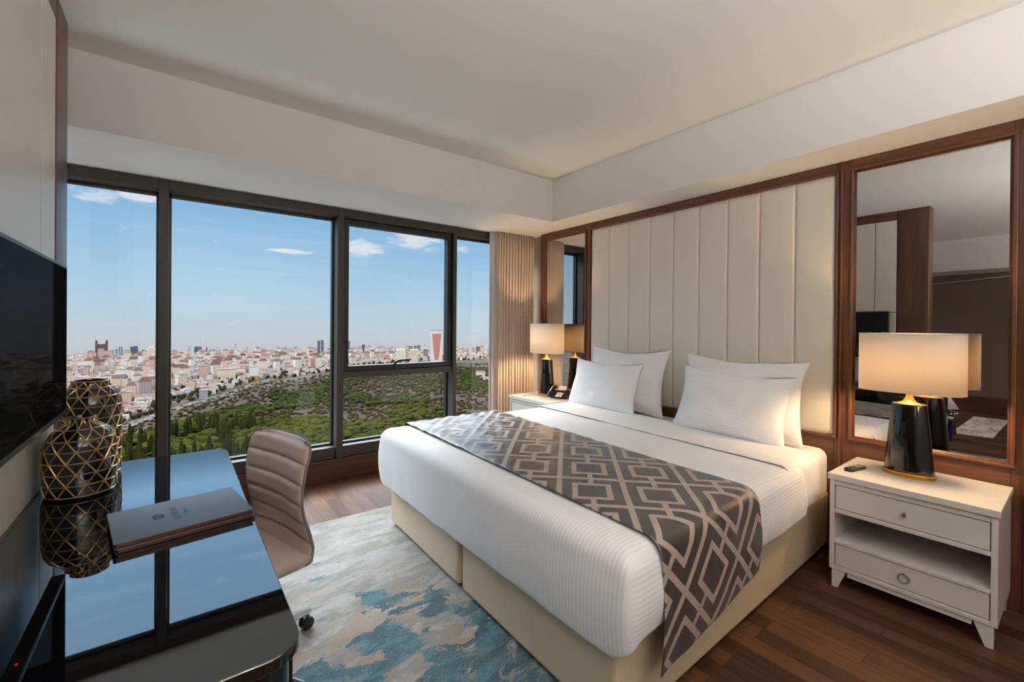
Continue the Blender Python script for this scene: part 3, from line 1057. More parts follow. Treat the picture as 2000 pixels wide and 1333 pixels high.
MB().box(PX + .004, PX + .022, 1.42, 2.80, .25, DZ - .036).build('modesty_panel', 'black_lacquer', dk, smooth=False)

tv = thing('television', 'wall-mounted flat television with dark screen above the desk', 'television', (-.40, 2.0, 1.05))
TY0, TY1, TZ0, TZ1 = 1.545, 2.462, 1.036, 1.622
MB().box(-.385, -.3435, TY0, TY1, TZ0, TZ1).build('housing', 'black_plastic', tv, bevel=.004)
MB().box(-.3436, -.3428, TY0 + .012, TY1 - .012, TZ0 + .022, TZ1 - .012).build('screen', 'screen', tv, smooth=False)
MB().box(-.4295, -.385, 1.86, 2.14, 1.2, 1.45).build('wall_bracket', 'steel', tv, smooth=False)
MB().box(-.368, -.362, 1.883, 1.889, TZ0 - .002, TZ0 + .001).build('standby_light', 'red_led', tv, smooth=False)
MB().box(-.3437, -.342, 1.96, 2.04, TZ0 + .006, TZ0 + .015).build('badge', 'grey_plastic', tv, smooth=False)


def vase(prof, rings, cx, cy, nseg, lab, mouth):
    t = thing('vase', lab, 'vase', (cx, cy, DZ), 'black and gold lattice vases on the desk')
    outer = list(prof)
    inner = [(r - .006, z) for r, z in reversed(prof[len(prof) // 2:])] + [(.02, prof[len(prof) // 2][1])]
    MB().lathe(outer + inner, 0, 0, 72).build('body', 'black_ceramic', t, local=True)
    zs = [p[1] for p in prof]
    rs = [p[0] for p in prof]

    def rad(z):
        return float(np.interp(z, zs, rs))
    g = MB()
    for z in rings:
        g.tube([(rad(z) * math.cos(2 * PI * i / 60), rad(z) * math.sin(2 * PI * i / 60), z) for i in range(60)],   .0027, 5, True)
    for j in range(len(rings) - 1):
        for i in range(nseg):
            a0 = 2 * PI * (i + .5 * (j % 2)) / nseg
            for d in (-.5, .5):
                a1 = a0 + d * 2 * PI / nseg
                pts = []
                for q in range(7):
                    s_ = q / 6
                    z = rings[j] + (rings[j + 1] - rings[j]) * s_
                    a = a0 + (a1 - a0) * s_
                    r = rad(z) + .0004
                    pts.append((r * math.cos(a), r * math.sin(a), z))
                g.tube(pts,   .0027, 5)
    g.build('gold_lattice', 'gold_line', t, local=True)
    return t


vase([(.098, 0), (.103, .004), (.107, .02), (.109, .05), (.110, .09), (.1095, .14), (.107, .195), (.101, .225), (.088, .250), (.066, .267), (.047, .278), (.040, .290), (.042, .300), (.044, .305)],
     [.012, .055, .098, .141, .184, .224, .262, .302], -.300, 2.446, 12, 'squat black vase with gold triangle lattice and narrow neck, in front of the taller one', .04)
vase([(.096, 0), (.101, .006), (.103, .03), (.104, .08), (.104, .16), (.104, .24), (.104, .31), (.101, .345), (.093, .37), (.078, .388), (.066, .400), (.061, .412), (.063, .424)],
     [.015, .065, .115, .165, .215, .265, .315, .358, .395, .422], -.300, 2.695, 12, 'tall black cylindrical vase with gold triangle lattice, behind the squat one', .06)

FANG = math.radians(8.2)
for k, (dz, lab, dx, dy) in enumerate(((0, 'dark leather folder lying under another folder on the black desk', .004, -.004), (.0145, 'slate leather folder with a small embossed emblem, topmost of two on the desk', 0, 0))):
    f_ = thing('folder', lab, 'folder', (.018 + dx, 1.905 + dy, DZ + dz), 'leather folders on the desk')
    MB().prism(rounded(-.184, .184, -.149, .149, .004, 3), .0105, .0140).build('front_cover', 'folder_leather', f_, local=True, bevel=.0012)
    MB().prism(rounded(-.184, .184, -.149, .149, .004, 3), 0, .0032).build('back_cover', 'folder_edge', f_, local=True, bevel=.0012)
    MB().box(-.178, .178, -.1495, -.144, .001, .013).build('spine', 'folder_edge', f_, local=True, bevel=.001)
    MB().box(-.176, .176, -.143, .143, .0033, .0104).build('pages', 'black_plastic', f_, local=True, smooth=False)
    if k:
        em = MB()
        for c0, rr in ((-.012, .012), (.012, .012)):
            em.tube([(-.062 + rr * 1.15 * math.cos(2 * PI * q / 20), c0 * .75 + rr * .8 * math.sin(2 * PI * q / 20), .0141) for q in range(20)], .0014, 5, True)
        em.tube([(-.078, 0, .0141), (-.048, 0, .0141)], .0015, 5)
        em.build('emblem', 'emboss', f_, local=True)
        for txt, size, xo, nm in (('NEWDOS', .030, -.016, 'lettering'), ('HOTEL', .013, .012, 'lettering')):
            cd = bpy.data.curves.new(nm, 'FONT')
            cd.body = txt
            cd.size = size
            cd.extrude = .0002
            cd.align_x = 'CENTER'
            cd.align_y = 'CENTER'
            cd.materials.append(M['emboss'])
            fo = bpy.data.objects.new(nm, cd)
            COL.objects.link(fo)
            bpy.context.view_layer.update()
            me = bpy.data.meshes.new_from_object(fo.evaluated_get(bpy.context.evaluated_depsgraph_get()))
            bpy.data.objects.remove(fo)
            to = bpy.data.objects.new(nm, me)
            COL.objects.link(to)
            to.parent = f_
            to.location = (xo, 0, .0143)
            to.rotation_euler = (0, 0, PI / 2)
        for q0 in (-.052, .026):
            MB().box(.0115, .0125, q0, q0 + .026, .0139, .0143).build('dash', 'emboss', f_, local=True, smooth=False)
    f_.rotation_euler = (0, 0, FANG)

# ------------------------------------------------------------------ desk chair
ch = thing('desk_chair', 'taupe leather swivel chair with ribbed back tucked under the desk', 'chair', (.133, 2.033, .0))
prof = [(-.225, .450), (-.250, .455), (-.268, .472), (-.274, .51), (-.262, .57), (-.244, .63), (-.233, .69), (-.232, .76), (-.242, .83), (-.260, .89), (-.272, .925)]
pz = np.array([p[1] for p in prof])
px_ = np.array([p[0] for p in prof])
cum = np.concatenate([[0], np.cumsum(np.hypot(np.diff(px_), np.diff(pz)))])
cum /= cum[-1]


def backf(front):
    def fn(a, b):
        t = b
        x = float(np.interp(t, cum, px_))
        z = float(np.interp(t, cum, pz))
        hw = .244 - .014 * math.exp(-((z - .66) / .10) ** 2) - .002 * max(0, (z - .66) / .26)
        rc_ = .055
        zt = .925
        if z > zt - rc_:
            q = (z - (zt - rc_)) / rc_
            hw -= rc_ * (1 - math.sqrt(max(0, 1 - q * q)))
        u = 2 * a - 1
        edge = 1 - abs(u) ** 8
        c = (t * 6.5 - .4) % 1.0
        puff = (1 - abs(2 * c - 1) ** 5) if .06 < t < .98 else 0
        te = min(1, t * 18, (1 - t) * 22)
        wrap = .028 * abs(u) ** 2.2
        if front:
            x += .004 + (.016 * puff + .006) * edge * te
        else:
            x -= .012 * max(0, edge) ** .5
        return (x + wrap, hw * u, z)
    return fn


bkm = MB().grid(backf(True), 33, 90, flip=False).grid(backf(False), 33, 90, flip=True)
# close the rim
ff, fb = backf(True), backf(False)
for a in (0.0, 1.0):
    bkm.add([ff(a, j / 89) for j in range(90)] + [fb(a, j / 89) for j in range(90)], [(j, j + 1, 90 + j + 1, 90 + j) for j in range(89)])
bkm.add([ff(i / 32, 1) for i in range(33)] + [fb(i / 32, 1) for i in range(33)], [(i, i + 1, 33 + i + 1, 33 + i) for i in range(32)])
bko = bkm.build('backrest', 'chair_leather', ch, local=True, merge=True, recalc=True, angle=80)
rim = [backf(False)(0, j / 60) for j in range(2, 61)] + [backf(False)(i / 20, 1) for i in range(1, 20)] + [backf(False)(1, 1 - j / 60) for j in range(0, 59)]
MB().tube(rim, .006, 6).build('piping', 'chair_piping', bko, local=True)


def seatf(top):
    def fn(a, b):
        u = 2 * a - 1
        x = -.245 + .47 * b
        hw = .244 - .05 * max(0, (b - .8) / .2) ** 2
        e = (1 - abs(u) ** 6)
        q = max(0, (b - .8) / .2)
        z = .470 - .03 * q * q + .012 * abs(u) ** 3
        c = (b * 4.2) % 1.0
        if top:
            z += .012 * e * (1 - abs(2 * c - 1) ** 6) * min(1, (1 - b) * 10) * .4
        else:
            z -= .042 * min(1, (1 - abs(u) ** 4) * 2 + .55) * min(1, (1 - b) * 8 + .3)
        return (x, hw * u, z)
    return fn


sm_ = MB().grid(seatf(True), 25, 40).grid(seatf(False), 25, 40, flip=True)
sf, sb = seatf(True), seatf(False)
for a in (0.0, 1.0):
    sm_.add([sf(a, j / 39) for j in range(40)] + [sb(a, j / 39) for j in range(40)], [(j, j + 1, 40 + j + 1, 40 + j) for j in range(39)])
for b in (0.0, 1.0):
    sm_.add([sf(i / 24, b) for i in range(25)] + [sb(i / 24, b) for i in range(25)], [(i, i + 1, 25 + i + 1, 25 + i) for i in range(24)])
sm_.build('seat', 'chair_leather', ch, local=True, merge=True, recalc=True, angle=70)
MB().box(-.09, .09, -.09, .09, .385, .425).build('seat_plate', 'black_plastic', ch, local=True, bevel=.004)
MB().lathe([(.027, .13), (.027, .27), (.016, .271), (.016, .386)], 0, 0, 24).build('gas_column', 'chrome', ch, local=True)
MB().lathe([(.045, .085), (.045, .125), (.032, .14)], 0, 0, 24).build('hub', 'chrome', ch, local=True)
CANG = math.radians(197)
for k in range(5):
    a = math.radians(20.5 + 72 * k) - CANG
    c, d = math.cos(a), math.sin(a)
    lg = MB().tube([(.035 * c, .035 * d, .108), (.18 * c, .18 * d, .100), (.388 * c, .388 * d, .087)], [.017, .016, .013], 10).build('base_arm', 'chrome', ch, local=True)
    cs = MB()
    for s_ in (-1, 1):
        cx, cy = .370 * c, .370 * d
        ax = Vector((-d, c, 0))
        wv = MB().lathe([(.006, -.009), (.026, -.008), (.029, 0), (.026, .008), (.006, .009)], 0, 0, 20)
        e1 = Vector((c, d, 0))
        for v in wv.v:
            pass
        base = Vector((cx, cy, .0415)) + ax * (.013 * s_)
        vs_ = [base + e1 * v[0] + Vector((0, 0, 1)) * v[1] + ax * v[2] for v in wv.v]
        cs.add(vs_, wv.f)
    cs.build('caster', 'black_plastic', lg, local=True)
    MB().tube([(.365 * c, .365 * d, .088), (.365 * c, .365 * d, .045)], .008, 8).build('caster_stem', 'chrome', lg, local=True)
ch.rotation_euler = (0, 0, CANG)

# rug
MB_r = MB().prism(rounded(-.40, 1.34, .35, 3.265, .01, 3), 0, .0125)
o = MB_r.build('rug', 'rug', None, smooth=False, bevel=.004)
tag(o, 'large abstract rug in teal, grey and sand between desk and bed', 'rug')

# ================================================================== LIVING AREA seen in the big mirror
al = thing('arc_lamp', 'tall arching chrome floor lamp whose thin arm shows in the big mirror', 'floor lamp', (-2.5, -.3, 0))
MB().lathe([(.16, 0), (.16, .03), (.03, .04)], -2.5, -.3, 32).build('base', 'chrome', al)
arc = [(-2.5, -.3, .04), (-2.5, -.3, 1.3), (-2.5, -.27, 1.7), (-2.5, -.16, 1.95), (-2.5, .05, 2.10), (-2.5, .35, 2.155), (-2.5, .7, 2.145), (-2.5, 1.1, 2.11), (-2.5, 1.5, 2.08), (-2.5, 1.9, 2.0), (-2.5, 2.15, 1.88), (-2.5, 2.25, 1.76)]
MB().tube(arc, .010, 8).build('arc_stem', 'chrome', al)
MB().lathe([(.02, 1.76), (.05, 1.74), (.17, 1.58)], -2.5, 2.25, 32, cap1=False).build('lamp_shade', 'white_lacquer', al, solid=.003)

TX, TY = -1.42, 1.25
ta = thing('side_table', 'low round wooden side table with beaded metal rim, reflected in the big mirror', 'side table', (TX, TY, 0))
MB().lathe([(.19, .255), (.19, .285)], TX, TY, 40).build('table_top', 'walnut_h', ta)
bm_ = MB()
for q in range(22):
    a = 2 * PI * q / 22
    bm_.lathe([(.002, .286), (.014, .292), (.019, .305), (.014, .318), (.002, .324)], TX + .17 * math.cos(a), TY + .17 * math.sin(a), 10)
bm_.build('beaded_rim', 'chrome', ta)
for q in range(3):
    a = 2 * PI * q / 3 + .3
    MB().tube([(TX + .14 * math.cos(a), TY + .14 * math.sin(a), .256), (TX + .16 * math.cos(a), TY + .16 * math.sin(a), 0)], .016, 8).build('leg', 'walnut_v', ta)
tl_ = thing('accent_lamp', 'small lamp with white cone shade on the low side table, reflected in the big mirror', 'lamp', (TX, TY, .286))
MB().lathe([(.06, .286), (.06, .296), (.012, .304), (.012, .40)], TX, TY, 24).build('base', 'chrome', tl_)
MB().lathe([(.19, .365), (.10, .53)], TX, TY, 40, cap0=False).build('lamp_shade', 'paper', tl_, solid=.003)

bg_ = thing('gift_bag', 'navy blue paper bag with pale crest on the floor, reflected in the big mirror', 'bag', (-1.1, 1.13, 0))
MAT_navy = mat('navy_paper', (20, 36, 70), 0.6)
MB().hexa([(-1.15, 1.072, 0), (-1.05, 1.072, 0), (-1.05, 1.188, 0), (-1.15, 1.188, 0)], [(-1.145, 1.067, .27), (-1.055, 1.067, .27), (-1.055, 1.193, .27), (-1.145, 1.193, .27)]).build('bag_body', MAT_navy, bg_, recalc=True, smooth=False)
MB().box(-1.144, -1.054, 1.066, 1.194, .27, .292).build('bag_rim', 'paper', bg_, smooth=False)
MB().box(-1.0525, -1.0505, 1.10, 1.16, .238, .248).build('lettering', 'grey_plastic', bg_, smooth=False)
cr = MB().box(-1.0505, -1.048, 1.105, 1.155, .05, .060).box(-1.0505, -1.048, 1.122, 1.138, .060, .078)
cr.build('crest', 'grey_plastic', bg_, smooth=False)
o = MB().box(-3.5, -1.66, .78, 1.16, 0, .012).build('area_rug', 'rug_pale', None, smooth=False)
tag(o, 'pale grey rug on the living area floor, reflected in the big mirror', 'rug')
# ------------------------------------------------------------------ ceiling fill lights, added out of view to brighten the room
DL = [(-.12, .32, 30, 'recessed downlight nearest the television wall'), (1.75, -.15, 10, 'recessed downlight over the near side of the bed'),
      (.55, -.95, 10, 'recessed downlight over the middle of the room behind the camera'), (2.2, -1.2, 10, 'recessed downlight in front of the walnut panelling'), (-2.3, .2, 34, 'recessed downlight in the living area')]
for x, y, e, lab in DL:
    t = thing('downlight', lab, 'ceiling light', (x, y, ZC), 'recessed ceiling downlights')
    MB().lathe([(.040, -.004), (.055, -.006), (.058, -.001), (.058, 0)], 0, 0, 32, cap0=False, cap1=False).build('trim_ring', 'white_lacquer', t, local=True)
    MB().lathe([(.001, -.002), (.040, -.002)], 0, 0, 32, cap0=False, cap1=False).build('lens', 'downlight_lens', t, local=True, smooth=False)
    ld = bpy.data.lights.new('downlight_beam', 'SPOT')
    ld.energy = e * 1.6
    ld.color = (1.0, .88, .74)
    ld.spot_size = math.radians(140 if x < 0 and y > .3 else 125)
    ld.spot_blend = 1.0
    ld.shadow_soft_size = .05
    lo = bpy.data.objects.new('downlight_beam', ld)
    COL.objects.link(lo)
    lo.parent = t
    lo.location = (0, 0, -.02)

# ------------------------------------------------------------------ uplighters added behind the camera as bounce fill off the ceiling
for x, y, e, lab in ((1.4, -1.25, 66, 'brass uplighter floor lamp in front of the walnut panelling'), (.35, -1.3, 228, 'brass uplighter floor lamp behind the desk end of the room'), (-2.6, -1.2, 60, 'brass uplighter floor lamp in the living area')):
    t = thing('floor_lamp', lab, 'floor lamp', (x, y, 0), 'uplighter floor lamps')
    MB().lathe([(.15, 0), (.15, .015), (.02, .03)], 0, 0, 32).build('base', 'brass', t, local=True)
    MB().lathe([(.012, .03), (.012, 1.36)], 0, 0, 16).build('pole', 'brass', t, local=True)
    MB().lathe([(.014, 1.355), (.06, 1.37), (.13, 1.41), (.17, 1.46), (.168, 1.46), (.128, 1.414), (.058, 1.374), (.01, 1.362)], 0, 0, 40, cap0=False, cap1=False).build('bowl', 'brass', t, local=True)
    MB().lathe([(.01, 1.365), (.03, 1.38), (.034, 1.405), (.01, 1.43)], 0, 0, 20).build('bulb', 'bulb', t, local=True)
    ld = bpy.data.lights.new('uplight', 'SPOT')
    ld.energy = e
    ld.color = (.95, .975, 1.0)
    ld.spot_size = math.radians(172)
    ld.spot_blend = .5
    ld.shadow_soft_size = .12
    lo = bpy.data.objects.new('uplight', ld)
    COL.objects.link(lo)
    lo.parent = t
    lo.location = (0, 0, 1.47)
    lo.rotation_euler = (PI, 0, 0)
# ================================================================== OUTSIDE: city, road, woods and hills far below
G = -108.6
rnd = random.Random(21)


def facade(name, wall, win, strength=0.6, fl=3.0, bay=3.3, rough=0.8, metal=0.0, wlo=.28, whi=.72, spec=.3):
    def f(k, b):
        g = k.n('ShaderNodeNewGeometry')
        p = k.n('ShaderNodeSeparateXYZ', {0: g.outputs['Position']})
        n = k.n('ShaderNodeSeparateXYZ', {0: g.outputs['True Normal']})
        ax = k.math('GREATER_THAN', k.math('ABSOLUTE', n.outputs[0]), 0.7)
        u = k.math('ADD', k.math('MULTIPLY', p.outputs[1], ax), k.math('MULTIPLY', p.outputs[0], k.math('SUBTRACT', 1.0, ax)))
        fu = k.math('FRACT', k.math('DIVIDE', u, bay))
        fz = k.math('FRACT', k.math('DIVIDE', k.math('SUBTRACT', p.outputs[2], G), fl))
        mk = k.math('MULTIPLY', k.math('MULTIPLY', k.math('GREATER_THAN', fu, wlo), k.math('LESS_THAN', fu, whi)),
                    k.math('MULTIPLY', k.math('GREATER_THAN', fz, .32), k.math('LESS_THAN', fz, .8)))
        side = k.math('LESS_THAN', k.math('ABSOLUTE', n.outputs[2]), 0.5)
        v = k.noise(k.mapping(g.outputs['Position'], (.05, .05, .05)), 1.0, 2)
        c = k.mix(v, lin([q * .84 for q in wall]), lin([q * .74 for q in wall]))
        setc(k, b, k.mix(k.math('MULTIPLY', k.math('MULTIPLY', mk, side), strength), c, lin(win)))
    return mat(name, wall, rough, metal, spec=spec, build=f)


FAC = [facade('facade_cream', (236, 218, 200), (104, 92, 90)), facade('facade_blush', (228, 200, 188), (108, 88, 88)), facade('facade_white', (240, 230, 222), (120, 112, 114)),
       facade('facade_sand', (226, 200, 172), (100, 84, 78)), facade('facade_rose', (212, 172, 160), (96, 78, 78)), facade('facade_stone', (196, 180, 172), (92, 86, 90))]
ROOF = [mat('red_tile', (92, 58, 48), 0.85), mat('brown_tile', (78, 58, 50), 0.85), mat('grey_roof', (98, 90, 87), 0.85)]


def leafy(name, a, b_, sc=.35):
    def f(k, b):
        n = k.noise(k.mapping(pos(k), (sc, sc, sc)), 1.0, 5, .65)
        n2 = k.noise(k.mapping(pos(k), (.035, .035, .035)), 1.0, 2)
        t = k.math('ADD', k.math('MULTIPLY', n, .7), k.math('MULTIPLY', n2, .3))
        setc(k, b, k.ramp(t, [(.32, lin(a)), (.62, lin(b_))]))
        bump(k, b, n, .8, 1.0)
    return mat(name, a, 0.95, spec=0.0, build=f)


LEAF = {'pine': leafy('pine_foliage', (22, 28, 11), (62, 62, 25)), 'cypress': leafy('cypress_foliage', (22, 28, 12), (54, 52, 24)),
        'bush': leafy('scrub_foliage', (36, 30, 18), (60, 49, 32)), 'green': leafy('green_bush', (22, 29, 13), (48, 51, 24)), 'town': leafy('town_tree_foliage', (34, 32, 22), (62, 54, 40))}
M['bark'] = mat('bark', (112, 90, 70), 0.9)


def _soil(k, b):
    p = pos(k)
    n = k.noise(k.mapping(p, (.018, .018, .018)), 1.0, 6, .6, .4)
    n2 = k.noise(k.mapping(p, (.12, .12, .12)), 1.0, 4, .6)
    t = k.math('ADD', k.math('MULTIPLY', n, .7), k.math('MULTIPLY', n2, .3))
    setc(k, b, k.ramp(t, [(.34, lin((26, 28, 12))), (.46, lin((38, 31, 17))), (.54, lin((48, 36, 23))), (.66, lin((58, 43, 31)))]))


def _townsoil(k, b):
    p = pos(k)
    n = k.noise(k.mapping(p, (.03, .03, .03)), 1.0, 5, .6, .3)
    setc(k, b, k.ramp(n, [(.32, lin((42, 46, 24))), (.45, lin((54, 48, 42))), (.6, lin((70, 61, 55)))]))


M['soil'] = mat('hillside_soil', (110, 100, 70), 0.95, spec=.1, build=_soil)
M['townsoil'] = mat('town_ground', (140, 125, 110), 0.95, spec=.1, build=_townsoil)
M['asphalt'] = mat('asphalt', (80, 79, 80), 0.9, spec=0)
M['verge'] = mat('verge', (70, 58, 40), 0.95, spec=0)
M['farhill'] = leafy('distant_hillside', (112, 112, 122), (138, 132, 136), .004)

TAB = [(-60, 640, 560), (-7.8, 655, 564), (-4.37, 631, 540), (-1.55, 689, 562), (-0.32, 733, 580), (2.49, 792, 650), (4.32, 853, 696), (7.2, 979, 789), (10.28, 1000, 855),
       (14.64, 1095, 953), (18.11, 1235, 1124), (21.73, 1282, 1161), (27.41, 1374, 1266), (33.94, 1413, 1263), (80, 1400, 1250)]
TA, TC, TF = [[t[i] for t in TAB] for i in range(3)]
city0 = lambda a: float(np.interp(a, TA, TC))
wood1 = lambda a: float(np.interp(a, TA, TF))


def gz(d):
    return G if d < 1960 else G - ((d - 1960) / 1500) ** 1.0 * 300


gm = MB()
RR = [120, 200, 300, 400, 480, 540, 580, 620, 660, 700, 760, 820, 880, 950, 1020, 1100, 1180, 1260, 1340, 1420, 1550, 1700, 1960, 2100, 2400, 2800, 3400]
AA = [-62 + 1.5 * i for i in range(95)]
gm.grid(lambda a, b: (RR[round(a * (len(RR) - 1))] * math.sin(math.radians(AA[round(b * (len(AA) - 1))])), RR[round(a * (len(RR) - 1))] * math.cos(math.radians(AA[round(b * (len(AA) - 1))])),
                      gz(RR[round(a * (len(RR) - 1))])), len(RR), len(AA), flip=True)
nA = len(AA)
for fi in range(len(gm.m)):
    i, j = fi // (nA - 1), fi % (nA - 1)
    gm.m[fi] = 1 if .5 * (RR[i] + RR[i + 1]) > .5 * (city0(AA[j]) + wood1(AA[j])) else 0
struct(gm.build('ground', ['soil', 'townsoil'], None, smooth=False, recalc=False), 'hillside and town ground far below the window')

HILL = [(-10, -.075), (4, -.075), (6.2, -.0667), (8.2, -.0617), (10.3, -.0584), (12.4, -.0549), (14.6, -.0534), (16.9, -.0528), (19.3, -.051), (21.7, -.0535), (24.2, -.056), (27.4, -.0584), (30.2, -.0527), (32.0, -.056),
        (33.9, -.0605), (36.6, -.0637), (60, -.07)]
hm_ = MB()


def hill_fn(a, b):
    az_ = math.radians(4 + 54 * a)
    e = float(np.interp(math.degrees(az_), [h[0] for h in HILL], [h[1] for h in HILL])) + .0012 * noise.noise((a * 40, 0, 0))
    d = 2500 + 700 * b
    top = 1.4 + 2750 * e
    s_ = math.sin(PI * min(1, b * 1.25) / 1.0) if b < .8 else 0
    z = -330 + (top + 330) * (s_ ** .6)
    return (d * math.sin(az_), d * math.cos(az_), z)


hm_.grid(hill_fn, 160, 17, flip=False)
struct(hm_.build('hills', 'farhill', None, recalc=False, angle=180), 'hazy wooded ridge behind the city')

ROAD = [(-150, 470), (-95, 535), (-48, 601), (-36, 633), (-15, 672), (3, 718), (33, 765), (61, 808), (90, 868), (117, 929), (150, 981), (190, 1030)]


def ribbon(pts, w_, z):
    m = MB()
    P = [Vector((x, y, 0)) for x, y in pts]
    vs_ = []
    for i, p in enumerate(P):
        t = (P[min(i + 1, len(P) - 1)] - P[max(i - 1, 0)]).normalized()
        n_ = Vector((-t.y, t.x, 0))
        vs_ += [p + n_ * w_ + Vector((0, 0, z)), p - n_ * w_ + Vector((0, 0, z))]
    m.add(vs_, [(2 * i, 2 * i + 1, 2 * i + 3, 2 * i + 2) for i in range(len(P) - 1)])
    return m


struct(ribbon(ROAD, 19, G + .3).build('verge', 'verge', None, smooth=False, recalc=True))
struct(ribbon(ROAD, 7.5, G + .6).build('road', 'asphalt', None, smooth=False, recalc=True), 'grey road with cars curving along the edge of the town')

CARS = [mat('car_white', (235, 235, 235), 0.3), mat('car_grey', (120, 122, 126), 0.3), mat('car_dark', (40, 42, 48), 0.3), mat('car_yellow', (220, 180, 60), 0.4), mat('car_red', (150, 40, 36), 0.3)]
CN = ['white', 'grey', 'dark', 'yellow', 'red']
protos = []
for c in CARS:
    me = MB().box(-2.2, 2.2, -.9, .9, .3, .95).hexa([(-1.6, -.85, .95), (1.0, -.85, .95), (1.0, .85, .95), (-1.6, .85, .95)], [(-1.2, -.72, 1.5), (.5, -.72, 1.5), (.5, .72, 1.5), (-1.2, .72, 1.5)], 1)
    for wx in (-1.4, 1.4):
        me.box(wx - .32, wx + .32, -.92, .92, 0, .6, 1)
    o = me.build('car', [c, 'black_plastic'], None, smooth=False, local=True)
    protos.append(o)
RP = [Vector((x, y, 0)) for x, y in ROAD]
used = set()
for i in range(34):
    s_ = 1.6 + i * .255
    k = int(s_)
    p = RP[k].lerp(RP[k + 1], s_ - k)
    t = (RP[k + 1] - RP[k]).normalized()
    lane = (-5.2, -2, 2.2, 5.4)[i * 7 % 4]
    ci = (0, 0, 1, 2, 0, 4, 1, 0, 3, 0, 2)[i % 11]
    o = protos[ci] if ci not in used else protos[ci].copy()
    if ci in used:
        COL.objects.link(o)
    used.add(ci)
    o.location = p + Vector((-t.y, t.x, 0)) * lane + Vector((0, 0, G + .6))
    o.rotation_euler = (0, 0, math.atan2(t.y, t.x))
    sc = 1.0 if i % 5 else 1.5
    o.scale = (sc, sc * .9, sc)
    tag(o, 'tiny %s vehicle on the road at the edge of the woods' % CN[ci], 'car', '%s vehicles on the road' % CN[ci])

# ------------------------------------------------------------------ landmarks of the skyline
LMAT = {'brown': facade('tower_brown', (112, 84, 84), (78, 62, 68), .6, 3.4, 2.6), 'blue': facade('tower_blue', (96, 140, 172), (70, 104, 140), .6, 4, 3), 'dark': facade('tower_slate', (92, 104, 122), (66, 76, 96), .6, 4, 3),
        'cream': facade('tower_cream', (236, 214, 190), (150, 132, 124), .5), 'white': facade('tower_white', (242, 236, 230), (150, 146, 148), .5), 'pink': facade('tower_pink', (214, 178, 172), (128, 108, 112), .5),
        'red': facade('house_red', (170, 70, 66), (110, 60, 60), .5), 'grey': facade('tower_grey', (168, 168, 176), (122, 124, 134), .5), 'green': facade('tower_greenish', (120, 130, 134), (92, 100, 108), .5),
        'orange': facade('block_orange', (220, 150, 96), (150, 100, 80), .4), 'purple': facade('tower_purple', (122, 92, 98), (92, 70, 80), .5),
        'rust': facade('tower_rust_panel', (206, 128, 112), (226, 190, 176), .45, 3.2, 2.6, wlo=.35, whi=.65), 'mast': mat('mast_concrete', (124, 124, 134), 0.8)}


LMP = []


def lm(name, x, y, wd, ht, m_, lab, cat='building', depth=None, extra=None, roof=None):
    t = thing(name, lab, cat, (x, y, G))
    dp_ = depth or wd * .8
    LMP.append((x + dp_ * .5 * x / y, y + dp_ * .5, max(wd, dp_) * .55 + 9))
    yaw = -math.atan2(x, y)
    body = MB().box(-wd / 2, wd / 2, 0, dp_, 0, ht)
    if extra != 'nobody':
        body.build('tower_body', LMAT[m_], t, smooth=False, local=True)
    if roof is not None:
        MB().box(-wd / 2 - .3, wd / 2 + .3, -.3, dp_ + .3, ht, ht + 1.0).build('roof', ROOF[roof], t, smooth=False, local=True)
    t.rotation_euler = (0, 0, yaw)
    return t


t = lm('tower_block', -186, 1890.9, 29.6, 42, 'brown', 'dark brown tower with two horns and a notched top on the skyline')
for s_ in (-1, 1):
    MB().hexa([(s_ * 14.8 - 3.2 * (1 + s_), 0, 42), (s_ * 14.8 + 3.2 * (1 - s_), 0, 42), (s_ * 14.8 + 3.2 * (1 - s_), 20, 42), (s_ * 14.8 - 3.2 * (1 + s_), 20, 42)],
              [(s_ * 14.8 - 2.4 * (1 + s_), 0, 54.2), (s_ * 14.8 + 2.4 * (1 - s_), 0, 54.2), (s_ * 14.8 + 2.4 * (1 - s_), 20, 54.2), (s_ * 14.8 - 2.4 * (1 + s_), 20, 54.2)]).build('horn', LMAT['brown'], t, smooth=False, local=True, recalc=True)
lm('apartment_tower', -175.8, 1771, 13.3, 32, 'pink', 'pale pink apartment tower standing before the notched brown tower', roof=1)
lm('apartment_tower', -157.1, 1733, 16.5, 27.4, 'pink', 'wider pink apartment tower just right of the notched brown tower', roof=1)
for k, (x, y, w_, h_, lab) in enumerate(((-149.5, 1874, 3.6, 28, 'leftmost and lowest of three slim blue glass towers'), (-142.6, 1874.6, 3.2, 33, 'middle one of three slim blue glass towers'), (-137.4, 1875, 3.9, 33.2, 'rightmost of three slim blue glass towers, the broadest'))):
    lm('glass_tower', x, y, w_, h_, 'blue', lab)
t = lm('glass_tower', -108.9, 1897, 21.6, 34.6, 'dark', 'dark slate office tower with flared base, left of the cream tower', extra='nobody')
MB().hexa([(-7, 0, 0), (12.5, 0, 0), (12.5, 14, 0), (-7, 14, 0)], [(-9.5, 0, 32), (9.5, 0, 34.6), (9.5, 14, 34.6), (-9.5, 14, 32)]).build('tower_body', LMAT['dark'], t, smooth=False, local=True, recalc=True)
t = lm('apartment_tower', -51.2, 1499, 19.8, 40, 'cream', 'broad cream apartment tower with stepped top beside the dark mullion')
MB().box(-7, 7, 2, 13, 40, 44).box(-4.5, 4.5, 3, 12, 44, 47).build('stepped_crown', LMAT['cream'], t, smooth=False, local=True)
lm('apartment_tower', -101.6, 1546.7, 16.4, 30, 'cream', 'cream apartment tower in front of the dark flared office tower', roof=0)
lm('apartment_block', -94.2, 1379.4, 14.3, 26.5, 'white', 'tall white slab block with grey shaded flank in the left pane', depth=16, roof=2)
